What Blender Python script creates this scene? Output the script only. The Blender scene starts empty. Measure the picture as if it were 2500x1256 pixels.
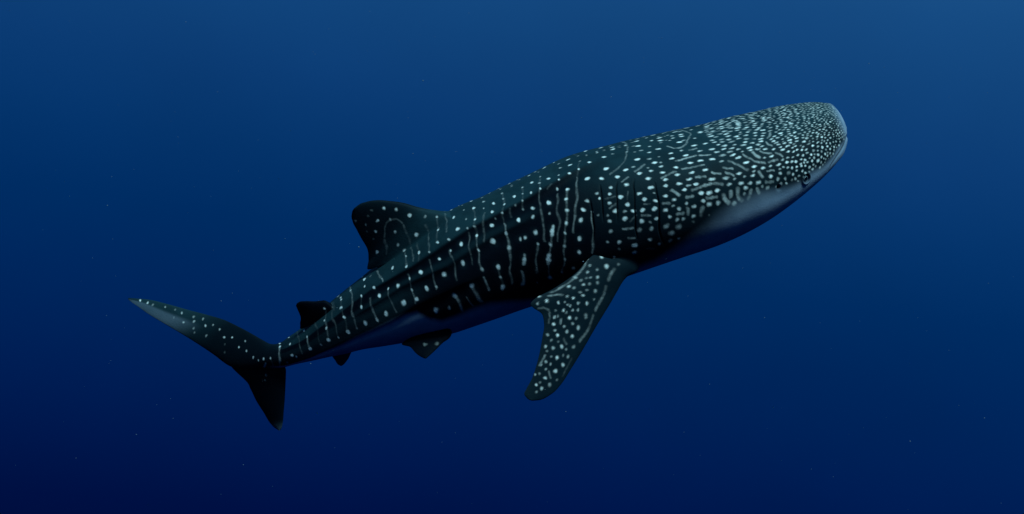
"""A whale shark cruising through open blue water, seen from its right side."""
import bpy, bmesh, math, random
import numpy as np

scene = bpy.context.scene
R = math.radians

# ------------------------------------------------------------------ camera
cam = bpy.data.objects.new('camera', bpy.data.cameras.new('camera'))
scene.collection.objects.link(cam)
cam.location = (0, -10, 0)
cam.rotation_euler = (R(90), 0, 0)
cam.data.sensor_width = 36
cam.data.lens = 18 / math.tan(R(25))
cam.data.clip_end = 500
scene.camera = cam

# ------------------------------------------------------------------ light field of the open water
SUN_DIR = (0.42, -0.44, 0.79)            # towards the sun, seen through the surface above
world = bpy.data.worlds.new('World')
scene.world = world
world.use_nodes = True
nt = world.node_tree
nt.nodes.clear()
w_out = nt.nodes.new('ShaderNodeOutputWorld')
w_bg = nt.nodes.new('ShaderNodeBackground')
w_co = nt.nodes.new('ShaderNodeTexCoord')
w_dot = nt.nodes.new('ShaderNodeVectorMath'); w_dot.operation = 'DOT_PRODUCT'
w_dot.inputs[1].default_value = (0.15, 0.0, 0.9887)   # light comes from the surface, a little from the right
w_map = nt.nodes.new('ShaderNodeMapRange')
w_map.inputs['From Min'].default_value = -1
w_map.inputs['From Max'].default_value = 1
w_ramp = nt.nodes.new('ShaderNodeValToRGB')
nt.links.new(w_co.outputs['Generated'], w_dot.inputs[0])
nt.links.new(w_dot.outputs['Value'], w_map.inputs['Value'])
nt.links.new(w_map.outputs['Result'], w_ramp.inputs['Fac'])
nt.links.new(w_ramp.outputs['Color'], w_bg.inputs['Color'])
w_no = nt.nodes.new('ShaderNodeTexNoise')             # faint clouds of plankton
w_no.inputs['Scale'].default_value = 4; w_no.inputs['Detail'].default_value = 5
w_st = nt.nodes.new('ShaderNodeMapRange')
w_st.inputs['From Min'].default_value = .3; w_st.inputs['From Max'].default_value = .7
w_st.inputs['To Min'].default_value = .95; w_st.inputs['To Max'].default_value = 1.05
nt.links.new(w_co.outputs['Generated'], w_no.inputs['Vector'])
nt.links.new(w_no.outputs['Fac'], w_st.inputs['Value'])
nt.links.new(w_st.outputs['Result'], w_bg.inputs['Strength'])
nt.links.new(w_bg.outputs['Background'], w_out.inputs['Surface'])
def lin(r, g, b):
    return tuple((c / 255 / 12.92 if c <= 10 else ((c / 255 + .055) / 1.055) ** 2.4) for c in (r, g, b)) + (1,)
# radiance of the water against the elevation of the line of sight, abyss to surface
WATER = [(-1.0, lin(0, 4, 36)), (-.60, lin(0, 6, 44)), (-.30, lin(0, 11, 58)), (-.25, lin(0, 16, 67)), (-.20, lin(0, 23, 76)),
         (-.15, lin(0, 29, 83)), (-.06, lin(0, 38, 92)), (0, lin(0, 44, 98)), (.06, lin(4, 51, 106)), (.13, lin(11, 59, 115)),
         (.19, lin(16, 66, 121)), (.25, lin(21, 73, 128)), (.5, lin(45, 105, 160)), (1.0, lin(85, 150, 195))]
el = w_ramp.color_ramp.elements
while len(el) > 1: el.remove(el[0])
for k, (e, c) in enumerate(WATER):
    q = el[0] if k == 0 else el.new((e + 1) / 2)
    q.position = (e + 1) / 2; q.color = c

sun = bpy.data.objects.new('sun', bpy.data.lights.new('sun', 'SUN'))
scene.collection.objects.link(sun)
sun.data.energy = 5.0
sun.data.angle = R(12)                    # broken up by the ripples of the surface
sun.data.color = (.55, .95, 1.0)          # the red is gone at this depth
sd = np.array(SUN_DIR) / np.linalg.norm(SUN_DIR)
sun.rotation_euler = (math.acos(sd[2]), 0, math.atan2(sd[1], sd[0]) + math.pi / 2)
sun.location = (0, 0, 9)

vs = scene.view_settings
vs.view_transform = 'Standard'; vs.look = 'None'; vs.gamma = 1; vs.exposure = 0; vs.use_curve_mapping = False
scene.cycles.use_denoising = True
scene.cycles.max_bounces = 6
scene.cycles.volume_bounces = 0

# ------------------------------------------------------------------ the shark in numbers (metres)
STATIONS = [   # top x z, bottom x z, depth, width/height, roll, yaw
    (3.1719,1.24,3.1758,1.2244,0.42,2.2,24.0,16.9403), (3.1441,1.3074,3.1739,1.1662,0.405,2.2,24.0,16.8886),
    (3.0976,1.3925,3.1739,1.12,0.39,2.15,24.0,16.7939), (3.0362,1.4641,3.1679,1.0704,0.375,2.1,24.0,16.6462),
    (2.9573,1.4883,3.1365,0.9716,0.36,2.02,25.0,16.3886), (2.813,1.4942,3.0455,0.8549,0.32,1.93,26.0,15.8462),
    (2.6646,1.477,2.9223,0.7328,0.28,1.84,27.0,15.2022), (2.4747,1.4441,2.7691,0.6053,0.24,1.74,28.0,14.3617),
    (2.2832,1.3941,2.6054,0.4832,0.2,1.64,28.0,13.476), (2.0483,1.3379,2.3902,0.3398,0.1625,1.52,27.0,12.3185),
    (1.7708,1.2553,2.1309,0.2021,0.125,1.4,26.0,10.9061), (1.4989,1.1886,1.8779,0.0974,0.0875,1.29,25.0,9.5019),
    (1.2333,1.1231,1.5668,-0.0027,0.05,1.21,24.0,7.9307), (0.9697,1.0561,1.3083,-0.0877,0.025,1.14,23.0,6.4819),
    (0.7072,0.9753,1.0438,-0.1765,0.0,1.08,22.0,5.0035), (0.4455,0.8738,0.8178,-0.2467,-0.025,1.04,21.0,3.6233),
    (0.2223,0.7732,0.6116,-0.3094,-0.05,1.0,20.0,2.3995), (-0.0186,0.6654,0.3708,-0.3878,-0.0375,0.98,20.0,1.0124),
    (-0.2713,0.5499,0.1108,-0.4705,-0.025,0.96,20.0,-0.4609), (-0.4839,0.4644,-0.1311,-0.5568,-0.0125,0.95,20.0,-1.7635),
    (-0.6522,0.3746,-0.3364,-0.6284,0.0,0.95,20.0,-2.8297), (-0.8207,0.2579,-0.5423,-0.6961,0.0125,0.95,20.0,-3.8938),
    (-1.0274,0.0975,-0.7675,-0.7378,0.025,0.96,21.0,-5.1154), (-1.2157,-0.0601,-0.9933,-0.783,0.0375,0.98,22.0,-6.2795),
    (-1.3788,-0.1869,-1.2007,-0.8177,0.05,1.0,24.0,-7.3129), (-1.5219,-0.2961,-1.3734,-0.8454,0.0783,1.05,26.0,-8.1742),
    (-1.6651,-0.4119,-1.5283,-0.885,0.1067,1.1,28.0,-8.9777), (-1.8134,-0.5343,-1.7028,-0.9212,0.135,1.16,29.0,-9.8411),
    (-1.951,-0.661,-1.8592,-0.9583,0.1633,1.2,30.0,-10.6169), (-2.0637,-0.7374,-2.0083,-0.992,0.1917,1.2,29.0,-11.2974),
    (-2.1538,-0.7963,-2.1352,-1.0269,0.22,1.1,26.0,-11.8507), (-2.2541,-0.8118,-2.3155,-1.0497,0.2583,0.75,21.0,-12.5565),
    (-2.3546,-0.7721,-2.4852,-1.064,0.2967,0.42,16.0,-13.2256), (-2.479,-0.7113,-2.6525,-1.0333,0.335,0.24,13.0,-13.9425),
    (-2.6082,-0.654,-2.8249,-0.921,0.3733,0.17,12.0,-14.675), (-2.7577,-0.5943,-3.0101,-0.8079,0.4117,0.14,12.0,-15.482),
    (-2.9315,-0.5497,-3.1849,-0.7095,0.45,0.13,12.0,-16.3124), (-3.1315,-0.5004,-3.3466,-0.6216,0.48,0.13,12.0,-17.1747),
    (-3.3287,-0.447,-3.4777,-0.5489,0.51,0.13,12.0,-17.9422), (-3.5033,-0.4089,-3.5977,-0.4718,0.54,0.13,12.0,-18.6166),
    (-3.6276,-0.3983,-3.6592,-0.4377,0.57,0.14,12.0,-19.0188), (-3.7052,-0.3954,-3.7052,-0.4112,0.6,0.2,12.0,-19.2668),
]
RIDGES = [   # (station, degrees from the back) of each ridge, height
    ([(13.29,16.3),(13.98,16.9),(14.6,19.1),(15.62,26.4),(16.48,30.4),(17.28,32.6),(18.06,34.9),(18.95,37.1),(19.73,39.9),(20.75,41.1),(21.78,40.5),(22.92,35.4),(23.77,30.4)],0.035),
    ([(15.84,46.7),(16.99,51.2),(18.2,52.9),(19.21,57.4),(20.39,60.8),(21.35,57.9),(22.38,54.0),(23.57,54.0),(25.03,54.0)],0.028),
    ([(18.62,81.6),(20.32,81.6),(21.45,81.6),(22.25,82.1),(23.13,86.1),(24.08,88.3),(25.15,88.9),(26.28,89.4),(27.39,92.2),(28.33,99.6),(29.29,109.1)],0.03),
]
BELLY = [   # (station, degrees) where the dark skin ends
    (3.54,96.2), (4.37,92.8), (5.09,97.9), (5.93,99.0), (6.55,94.5), (7.22,97.3),
    (7.9,94.5), (8.35,91.7), (9.07,88.3), (9.95,90.0), (10.77,96.8), (11.49,106.3),
    (12.03,114.7), (12.98,127.7), (13.98,130.5), (14.97,136.7), (15.97,139.5), (17.03,135.0),
    (17.52,131.6), (18.33,120.4), (19.04,113.1), (19.78,111.9), (20.53,112.5), (21.24,111.9),
    (21.68,104.1), (22.08,91.1), (22.57,87.8), (23.15,87.2), (24.08,89.4), (25.15,90.0),
    (26.28,91.1), (27.42,95.1), (28.33,101.8), (29.29,112.5),
]
FINS = [
    dict(name='dorsal', strip=(780, 904, -22, 22), sections=[[0.0, -0.5914, -0.2147, 0.3942, -1.0462, -0.1251, -0.0037, 0.075], [0.07, -0.6995, -0.2344, 0.4117, -1.2355, -0.1133, -0.0996, 0.0707], [0.12, -0.7498, -0.2431, 0.4186, -1.2833, -0.1151, -0.1106, 0.0677], [0.25, -0.8428, -0.2622, 0.4396, -1.2827, -0.1475, -0.0221, 0.0597], [0.45, -0.9635, -0.2898, 0.4745, -1.2891, -0.1831, 0.0732, 0.0475], [0.65, -1.0843, -0.3109, 0.4916, -1.3417, -0.2268, 0.175, 0.0353], [0.8, -1.1909, -0.3263, 0.498, -1.3806, -0.2605, 0.2543, 0.0262], [0.92, -1.2875, -0.3328, 0.4832, -1.4094, -0.2877, 0.3188, 0.0189], [0.98, -1.3525, -0.3316, 0.4581, -1.4155, -0.308, 0.3724, 0.0152], [1.0, -1.3857, -0.3265, 0.433, -1.4085, -0.3189, 0.4045, 0.014]], rings=220, pair=False, fillet=0.16, normal=[0.1146, -0.933, -0.3411], mirror=None),
    dict(name='dorsal2', strip=(1043, 1086, -16, 16), sections=[[0.0, -1.6483, -0.0483, -0.4195, -1.8147, 0.0298, -0.5799, 0.035], [0.1, -1.6862, -0.0655, -0.3965, -1.9223, 0.0646, -0.657, 0.0323], [0.25, -1.7227, -0.0692, -0.3964, -1.9346, 0.0405, -0.618, 0.0283], [0.5, -1.7851, -0.0721, -0.4018, -1.9245, 0.0073, -0.56, 0.0215], [0.75, -1.8649, -0.0812, -0.3996, -1.9321, -0.0207, -0.5137, 0.0147], [0.9, -1.9161, -0.0841, -0.4032, -1.9456, -0.0468, -0.4716, 0.0107], [1.0, -1.9432, -0.0779, -0.4183, -1.9549, -0.0657, -0.441, 0.008]], rings=110, pair=False, fillet=0.2, normal=[0.0841, -0.8588, -0.5053], mirror=None),
    dict(name='anal', strip=(1030, 1065, 306, 334), sections=[[0.0, -1.4808, 0.2307, -0.8702, -1.6489, 0.2316, -0.9008, 0.03], [0.2, -1.5016, 0.2424, -0.8941, -1.6759, 0.2334, -0.9086, 0.0256], [0.6, -1.5372, 0.2758, -0.9583, -1.6514, 0.2708, -0.9694, 0.0168], [0.9, -1.5833, 0.3013, -1.0107, -1.6286, 0.2965, -1.0102, 0.0102], [1.0, -1.5991, 0.3043, -1.0187, -1.6142, 0.3027, -1.0185, 0.008]], rings=60, pair=False, fillet=0.25, normal=[0.086, -0.8638, -0.4965], mirror=None),
    dict(name='caudal_low', strip=(1166, 1249, 306, 334), sections=[[0.0, -2.1179, 0.2108, -1.0056, -2.6818, 0.4188, -1.03, 0.05], [0.07, -2.1062, 0.2098, -1.036, -2.6107, 0.3989, -1.0862, 0.0472], [0.15, -2.1073, 0.2151, -1.0822, -2.5234, 0.3746, -1.1572, 0.044], [0.35, -2.1142, 0.23, -1.1983, -2.4623, 0.3621, -1.2486, 0.036], [0.55, -2.1234, 0.2469, -1.3264, -2.4062, 0.3534, -1.3595, 0.028], [0.75, -2.1369, 0.2655, -1.4552, -2.3333, 0.3385, -1.4694, 0.02], [0.9, -2.1475, 0.2797, -1.5531, -2.2687, 0.3254, -1.5677, 0.014], [0.97, -2.1612, 0.2902, -1.6046, -2.2238, 0.3133, -1.6082, 0.0112], [1.0, -2.1742, 0.297, -1.6249, -2.1908, 0.3032, -1.6258, 0.01]], rings=170, pair=False, fillet=0.14, normal=[-0.3405, -0.935, -0.0992], mirror=None),
    dict(name='pectoral', strip=(484, 537, 187, 205), sections=[[0.0, 1.1707, -0.288, -0.0777, 0.7619, -0.5579, -0.0223, 0.06], [0.06, 1.084, -0.3783, -0.1292, 0.7002, -0.6146, 0.014, 0.0571], [0.14, 0.9981, -0.445, -0.1711, 0.5344, -0.7573, -0.1414, 0.0533], [0.22, 0.9395, -0.4969, -0.234, 0.3389, -0.9149, -0.2677, 0.0494], [0.28, 0.9082, -0.5274, -0.2827, 0.2078, -1.0167, -0.3318, 0.0466], [0.33, 0.881, -0.5538, -0.3242, 0.1601, -1.0584, -0.3803, 0.0442], [0.38, 0.8539, -0.5807, -0.369, 0.187, -1.0469, -0.4175, 0.0418], [0.44, 0.8231, -0.6107, -0.4168, 0.2515, -1.0118, -0.4661, 0.0389], [0.5, 0.7812, -0.6508, -0.4778, 0.2682, -1.0147, -0.543, 0.036], [0.6, 0.6911, -0.7376, -0.6116, 0.2539, -1.0441, -0.6481, 0.0312], [0.7, 0.5878, -0.8384, -0.7724, 0.2295, -1.0839, -0.7717, 0.0264], [0.8, 0.487, -0.935, -0.9198, 0.1952, -1.1301, -0.8934, 0.0216], [0.88, 0.3952, -1.0212, -1.045, 0.1581, -1.1732, -0.9878, 0.0178], [0.94, 0.3158, -1.0885, -1.1137, 0.118, -1.2133, -1.0555, 0.0149], [0.98, 0.2243, -1.1582, -1.1511, 0.1014, -1.2333, -1.1021, 0.013], [1.0, 0.1641, -1.1997, -1.1523, 0.1244, -1.2233, -1.1328, 0.012]], rings=230, pair=True, fillet=0.06, normal=[0.5589, -0.8152, 0.152], mirror=[[0.8681, 0.0068, 0.3904], [0.2029, -0.9322, -0.2998]]),
    dict(name='pelvic', strip=(846, 910, 224, 240), sections=[[0.0, -0.5274, -0.2015, -0.6425, -0.8877, -0.1727, -0.7067, 0.03], [0.12, -0.5468, -0.2291, -0.6998, -0.9701, -0.1864, -0.7615, 0.0274], [0.4, -0.618, -0.2553, -0.7634, -0.9007, -0.2254, -0.8022, 0.0212], [0.7, -0.6885, -0.2859, -0.8335, -0.8535, -0.2645, -0.8498, 0.0146], [0.9, -0.7343, -0.3034, -0.8754, -0.8151, -0.2887, -0.8767, 0.0102], [1.0, -0.7555, -0.3103, -0.8928, -0.7811, -0.3057, -0.8933, 0.008]], rings=80, pair=True, fillet=0.1, normal=[-0.1606, -0.8355, 0.5255], mirror=[[-0.8451, 0.0078, -0.2996], [0.1222, -0.9264, -0.3562]]),
]
GILLS = [   # gill slits of the right side
    [(1.219,-0.575,0.655),(1.228,-0.581,0.64),(1.228,-0.59,0.619),(1.231,-0.593,0.608),(1.232,-0.6,0.586),(1.231,-0.605,0.569),(1.24,-0.608,0.554),(1.235,-0.612,0.536),(1.241,-0.615,0.514),(1.251,-0.616,0.499),(1.249,-0.617,0.487),(1.256,-0.618,0.465),(1.254,-0.618,0.453),(1.256,-0.618,0.43),(1.257,-0.617,0.412),(1.258,-0.616,0.395),(1.256,-0.614,0.382),(1.255,-0.611,0.358),(1.258,-0.609,0.346),(1.255,-0.605,0.327),(1.258,-0.599,0.303),(1.257,-0.595,0.29),(1.257,-0.592,0.277),(1.259,-0.585,0.257),(1.259,-0.58,0.242),(1.262,-0.571,0.22),(1.268,-0.564,0.203),(1.278,-0.556,0.189),(1.279,-0.548,0.173),(1.286,-0.537,0.154),(1.297,-0.525,0.138),(1.306,-0.516,0.126),(1.314,-0.5,0.106),(1.328,-0.489,0.097),(1.339,-0.475,0.084),(1.356,-0.455,0.069),(1.366,-0.427,0.047)],
    [(1.058,-0.561,0.677),(1.051,-0.567,0.665),(1.045,-0.576,0.648),(1.041,-0.586,0.626),(1.035,-0.593,0.608),(1.039,-0.599,0.593),(1.045,-0.606,0.571),(1.045,-0.611,0.554),(1.044,-0.616,0.537),(1.044,-0.62,0.52),(1.046,-0.624,0.497),(1.044,-0.626,0.485),(1.046,-0.629,0.462),(1.045,-0.63,0.45),(1.045,-0.631,0.432),(1.045,-0.631,0.414),(1.046,-0.631,0.396),(1.051,-0.63,0.379),(1.052,-0.629,0.361),(1.052,-0.627,0.342),(1.053,-0.624,0.324),(1.05,-0.622,0.304),(1.053,-0.619,0.293),(1.052,-0.614,0.267),(1.051,-0.61,0.254),(1.055,-0.607,0.242),(1.061,-0.6,0.223),(1.063,-0.593,0.202),(1.068,-0.587,0.187),(1.07,-0.58,0.167),(1.081,-0.572,0.151),(1.079,-0.562,0.128)],
    [(0.908,-0.565,0.655),(0.901,-0.572,0.643),(0.897,-0.583,0.621),(0.896,-0.59,0.604),(0.886,-0.598,0.585),(0.891,-0.606,0.564),(0.891,-0.612,0.547),(0.896,-0.618,0.526),(0.892,-0.623,0.507),(0.896,-0.627,0.491),(0.896,-0.63,0.473),(0.896,-0.633,0.456),(0.896,-0.635,0.438),(0.896,-0.637,0.42),(0.897,-0.638,0.402),(0.897,-0.638,0.384),(0.898,-0.638,0.365),(0.898,-0.638,0.347),(0.894,-0.637,0.327),(0.895,-0.635,0.309),(0.896,-0.632,0.29)],
    [(0.754,-0.567,0.627),(0.757,-0.576,0.612),(0.758,-0.586,0.59),(0.758,-0.596,0.569),(0.761,-0.601,0.558),(0.766,-0.609,0.538),(0.761,-0.615,0.519),(0.767,-0.621,0.498),(0.767,-0.626,0.48),(0.771,-0.63,0.464),(0.765,-0.632,0.451),(0.772,-0.636,0.429),(0.77,-0.637,0.416),(0.772,-0.64,0.393),(0.773,-0.641,0.375),(0.773,-0.641,0.357),(0.772,-0.641,0.344),(0.777,-0.641,0.327),(0.775,-0.64,0.301),(0.779,-0.638,0.29)],
    [(0.663,-0.609,0.513),(0.667,-0.614,0.498),(0.667,-0.619,0.481),(0.674,-0.626,0.459),(0.674,-0.629,0.442),(0.674,-0.633,0.424),(0.679,-0.636,0.408),(0.684,-0.638,0.391),(0.686,-0.64,0.368),(0.687,-0.641,0.35),(0.686,-0.642,0.338),(0.693,-0.642,0.315),(0.692,-0.642,0.302),(0.693,-0.641,0.284),(0.698,-0.639,0.267),(0.7,-0.637,0.249),(0.701,-0.634,0.23),(0.702,-0.631,0.211),(0.702,-0.629,0.198),(0.695,-0.625,0.177),(0.701,-0.62,0.159),(0.696,-0.616,0.145),(0.694,-0.61,0.124),(0.698,-0.606,0.111),(0.697,-0.598,0.088)],
]
MOUTH = [(3.037, 0.025, 1.033), (3.026, 0.01, 1.015), (3.012, -0.008, 1.003), (3.0, -0.023, 0.989), (2.991, -0.034, 0.973), (2.979, -0.046, 0.96), (2.968, -0.055, 0.946), (2.959, -0.062, 0.931), (2.95, -0.071, 0.925), (2.929, -0.088, 0.907), (2.931, -0.081, 0.895), (2.914, -0.094, 0.879), (2.902, -0.103, 0.868), (2.897, -0.103, 0.856), (2.885, -0.109, 0.843), (2.879, -0.11, 0.833), (2.862, -0.12, 0.818), (2.868, -0.101, 0.804), (2.851, -0.11, 0.789), (2.851, -0.101, 0.782), (2.85, -0.085, 0.769)]
EYE = ((2.6031, -0.2837, 0.6948), (-0.517, 0.823, 0.235))
SPIRACLE = ((2.3335, -0.407, 0.6079), (-0.412, 0.897, 0.162))
SPOTS = [   # pale spots on the right side: x y z radius strength
    (-0.666,-0.281,0.353,0.0112,0.8), (-0.657,-0.33,0.238,0.0123,0.8), (-0.646,-0.434,0.129,0.0147,0.9), (-0.55,-0.477,0.152,0.0109,0.6), (-0.516,-0.311,0.349,0.0173,1.0),
    (-0.471,-0.451,0.245,0.0183,1.0), (-0.428,-0.282,0.415,0.0112,0.5), (-0.404,-0.406,0.33,0.011,0.5), (-0.384,-0.493,0.25,0.0097,0.5), (-0.336,-0.315,0.434,0.0148,0.9),
    (-0.324,-0.452,0.328,0.0122,0.8), (-0.322,-0.5,0.27,0.0085,0.5), (-0.248,-0.275,0.494,0.0124,0.5), (-0.252,-0.375,0.425,0.0098,0.6), (-0.165,-0.373,0.469,0.016,1.0),
    (-0.173,-0.461,0.394,0.0134,0.9), (-0.173,-0.511,0.271,0.0145,0.9), (-0.136,-0.503,0.336,0.0097,0.3), (-0.08,-0.288,0.567,0.0099,0.5), (-0.081,-0.375,0.51,0.0098,0.5),
    (-0.072,-0.451,0.457,0.0122,0.8), (-0.081,-0.506,0.384,0.0109,0.7), (0.014,-0.424,0.523,0.0159,1.0), (0.003,-0.243,0.633,0.01,0.35), (0.035,-0.511,0.45,0.0085,0.35),
    (0.093,-0.351,0.614,0.0111,0.6), (0.092,-0.442,0.552,0.0098,0.6), (0.092,-0.51,0.491,0.0097,0.6), (0.177,-0.347,0.657,0.016,0.9), (0.162,-0.488,0.557,0.0146,0.9),
    (0.251,-0.31,0.709,0.0099,0.5), (0.243,-0.416,0.645,0.0098,0.6), (0.238,-0.496,0.59,0.0097,0.8), (0.324,-0.401,0.689,0.0159,1.0), (0.431,-0.281,0.792,0.0124,0.6),
    (0.411,-0.423,0.715,0.0098,0.7), (0.401,-0.479,0.67,0.0097,0.8), (0.511,-0.301,0.811,0.0161,0.9), (0.495,-0.449,0.729,0.0146,0.9), (0.6,-0.284,0.849,0.0112,0.5),
    (0.581,-0.428,0.768,0.011,0.8), (0.67,-0.212,0.907,0.01,0.4), (0.684,-0.367,0.834,0.016,1.0), (0.655,-0.51,0.681,0.0182,1.0), (-0.625,-0.477,-0.011,0.0146,0.9),
    (-0.583,-0.499,-0.149,0.0194,1.0), (-0.533,-0.492,0.052,0.0109,0.7), (-0.443,-0.504,0.108,0.017,1.0), (-0.428,-0.528,-0.054,0.0206,1.0), (-0.655,-0.484,-0.254,0.0146,0.5),
    (-0.306,-0.516,0.185,0.0133,0.9), (-0.291,-0.548,0.059,0.0145,0.8), (-0.258,-0.546,-0.106,0.0169,0.6), (-0.346,-0.499,-0.248,0.0218,0.95), (-0.493,-0.462,-0.337,0.0244,0.7),
    (-0.554,-0.42,-0.445,0.0171,0.5), (-0.667,-0.401,-0.467,0.0245,0.9), (-0.158,-0.555,0.138,0.0205,1.0), (-0.121,-0.549,-0.088,0.0193,1.0), (-0.1,-0.522,-0.173,0.0121,0.6),
    (-0.084,-0.481,-0.263,0.0219,0.75), (-0.046,-0.57,0.206,0.0157,0.8), (-0.023,-0.577,0.078,0.0168,0.6), (0.049,-0.577,0.31,0.018,1.0), (0.095,-0.525,0.412,0.0121,0.4),
    (0.174,-0.554,0.419,0.0157,0.7), (0.179,-0.595,0.346,0.0144,0.7), (0.195,-0.609,0.206,0.0204,0.7), (0.108,-0.595,0.165,0.0144,0.7), (0.062,-0.587,0.152,0.0144,0.7),
    (0.106,-0.572,-0.022,0.0181,1.0), (0.221,-0.607,0.108,0.0132,0.6), (0.217,-0.478,-0.22,0.0122,0.3), (0.316,-0.576,0.468,0.0193,1.0), (0.327,-0.613,0.375,0.012,0.5),
    (0.345,-0.632,0.224,0.0179,1.0), (0.323,-0.616,0.105,0.018,0.7), (0.315,-0.578,-0.022,0.0192,1.0), (0.329,-0.497,-0.178,0.0182,0.55), (0.391,-0.509,0.588,0.0133,0.6),
    (0.484,-0.54,0.586,0.0157,0.8), (0.466,-0.592,0.495,0.0156,0.8), (0.475,-0.624,0.403,0.0156,0.7), (0.468,-0.64,0.29,0.0155,0.7), (0.459,-0.637,0.203,0.0143,0.7),
    (0.453,-0.618,0.094,0.0144,0.6), (0.447,-0.579,-0.022,0.0144,0.5), (0.442,-0.522,-0.129,0.0121,0.4), (0.605,-0.633,0.403,0.0179,1.0), (0.585,-0.641,0.313,0.0191,1.0),
    (0.579,-0.627,0.157,0.0191,1.0), (0.568,-0.594,0.039,0.0168,0.8), (0.535,-0.534,-0.094,0.0145,0.5), (0.681,-0.639,0.385,0.0108,0.6), (0.641,-0.616,0.484,0.012,0.5),
    (-1.138,-0.326,0.425,0.0156,0.8), (-1.025,-0.316,0.417,0.0166,0.7), (-0.908,-0.295,0.369,0.0184,1.0), (-1.182,-0.301,0.324,0.0138,0.9), (-1.211,-0.264,0.225,0.0148,0.8),
    (-1.208,-0.194,0.043,0.0158,0.9), (-1.285,-0.286,0.288,0.0092,0.4), (-1.383,-0.294,0.318,0.0111,0.4), (-1.026,-0.269,0.224,0.0157,0.6), (-1.021,-0.232,0.106,0.0149,0.65),
    (-0.846,-0.263,0.198,0.0176,1.0), (-0.819,-0.374,0.038,0.0165,1.0), (-1.068,-0.301,0.332,0.0147,0.5), (-0.769,-0.278,0.356,0.0092,0.4), (-0.722,-0.442,0.045,0.01,0.6),
    (-1.059,-0.284,-0.098,0.0166,1.0), (-0.955,-0.231,0.059,0.0111,0.7), (-0.935,-0.304,0.009,0.0111,0.7), (-0.929,-0.38,-0.086,0.0119,0.9), (-1.272,-0.147,-0.173,0.0094,0.25),
    (-1.333,-0.104,-0.198,0.0103,0.9), (-1.31,-0.195,-0.255,0.013,1.0), (-1.227,-0.273,-0.274,0.0129,1.0), (-1.454,-0.075,-0.296,0.0113,0.8), (-1.544,-0.068,-0.384,0.0132,0.9),
    (-1.535,-0.134,-0.455,0.0131,0.9), (-1.342,-0.227,-0.346,0.0121,0.8), (-1.329,-0.267,-0.442,0.0157,1.0), (-1.17,-0.326,-0.345,0.0156,1.0), (-1.001,-0.382,-0.251,0.0174,1.0),
    (-0.903,-0.411,-0.192,0.0109,0.8), (-0.873,-0.414,-0.285,0.0146,0.7), (-0.837,-0.425,-0.368,0.0155,0.9), (-1.09,-0.341,-0.28,0.0101,0.8), (-0.795,-0.443,-0.128,0.0182,1.0),
    (-0.74,-0.458,-0.272,0.0218,1.0), (-0.948,-0.39,-0.402,0.0219,1.0), (-1.107,-0.333,-0.5,0.0211,1.0), (-1.198,-0.303,-0.543,0.0092,0.6), (-1.705,-0.063,-0.469,0.0123,0.9),
    (-1.502,-0.187,-0.541,0.014,0.9), (-1.271,-0.314,0.361,0.0083,0.25), (-1.241,-0.329,0.411,0.0083,0.25), (-1.29,-0.259,0.224,0.0083,0.2), (-1.233,-0.235,0.159,0.0084,0.2),
    (-1.705,-0.063,-0.469,0.0108,0.9), (-1.697,-0.07,-0.574,0.0108,0.9), (-1.675,-0.11,-0.642,0.0107,0.9), (-1.648,-0.118,-0.746,0.0165,1.0), (-1.465,-0.194,-0.667,0.0172,1.0),
    (-1.295,-0.266,-0.583,0.0187,1.0), (-1.189,-0.302,-0.558,0.0138,0.7), (-1.552,-0.155,-0.72,0.0099,0.6), (-1.383,-0.225,-0.636,0.009,0.4), (-0.871,-0.338,-0.549,0.021,0.45),
    (-0.681,-0.351,-0.547,0.0177,0.25), (-1.728,-0.079,-0.793,0.0083,0.5), (-1.83,-0.03,-0.833,0.0142,1.0), (-1.865,-0.004,-0.723,0.0092,0.8), (-1.908,0.067,-0.675,0.0076,0.8),
    (-2.039,0.083,-0.797,0.0101,0.9), (-2.02,0.051,-0.9,0.0118,0.9), (-1.975,0.041,-0.914,0.0084,0.7), (-2.146,0.151,-0.825,0.0076,0.8), (-2.23,0.15,-0.939,0.0093,0.8),
    (-2.304,0.187,-0.943,0.006,0.8), (-2.064,0.093,-0.972,0.0084,0.3), (-0.767,-0.255,-0.769,0.0179,0.3), (-0.668,-0.27,-0.77,0.0163,0.25), (-3.576,0.56,-0.417,0.0095,0.9),
    (-3.503,0.545,-0.44,0.0083,0.7), (-3.437,0.536,-0.456,0.0083,0.4), (-3.32,0.525,-0.479,0.0107,0.5), (-3.228,0.516,-0.502,0.0095,0.3), (-3.153,0.503,-0.532,0.0107,0.6),
    (-3.044,0.486,-0.571,0.0106,0.4), (-2.956,0.471,-0.593,0.0106,0.45), (-3.039,0.47,-0.617,0.0083,0.5), (-3.14,0.477,-0.625,0.0083,0.6), (-3.224,0.492,-0.579,0.0095,0.3),
    (-2.912,0.442,-0.654,0.0094,0.6), (-2.839,0.434,-0.645,0.0106,0.5), (-2.771,0.41,-0.683,0.0094,0.6), (-3.035,0.454,-0.676,0.0071,0.4), (-3.025,0.445,-0.721,0.0071,0.3),
    (-2.9,0.419,-0.745,0.0082,0.4), (-2.715,0.38,-0.758,0.007,0.7), (-2.64,0.361,-0.757,0.007,0.7), (-2.511,0.312,-0.792,0.0081,0.6), (-2.565,0.32,-0.845,0.007,0.8),
    (-2.486,0.284,-0.881,0.007,0.7), (-2.407,0.241,-0.937,0.0069,0.8), (-2.355,0.212,-0.958,0.0058,0.8), (-2.716,0.369,-0.826,0.0094,0.2), (-2.706,0.362,-0.9,0.0082,0.2),
    (-2.285,0.234,-1.101,0.0081,0.3), (-2.304,0.25,-1.149,0.0069,0.3), (0.766,-0.176,0.946,0.0133,0.6), (0.816,-0.323,0.882,0.0153,0.8), (0.907,-0.152,0.985,0.0156,0.8),
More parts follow.
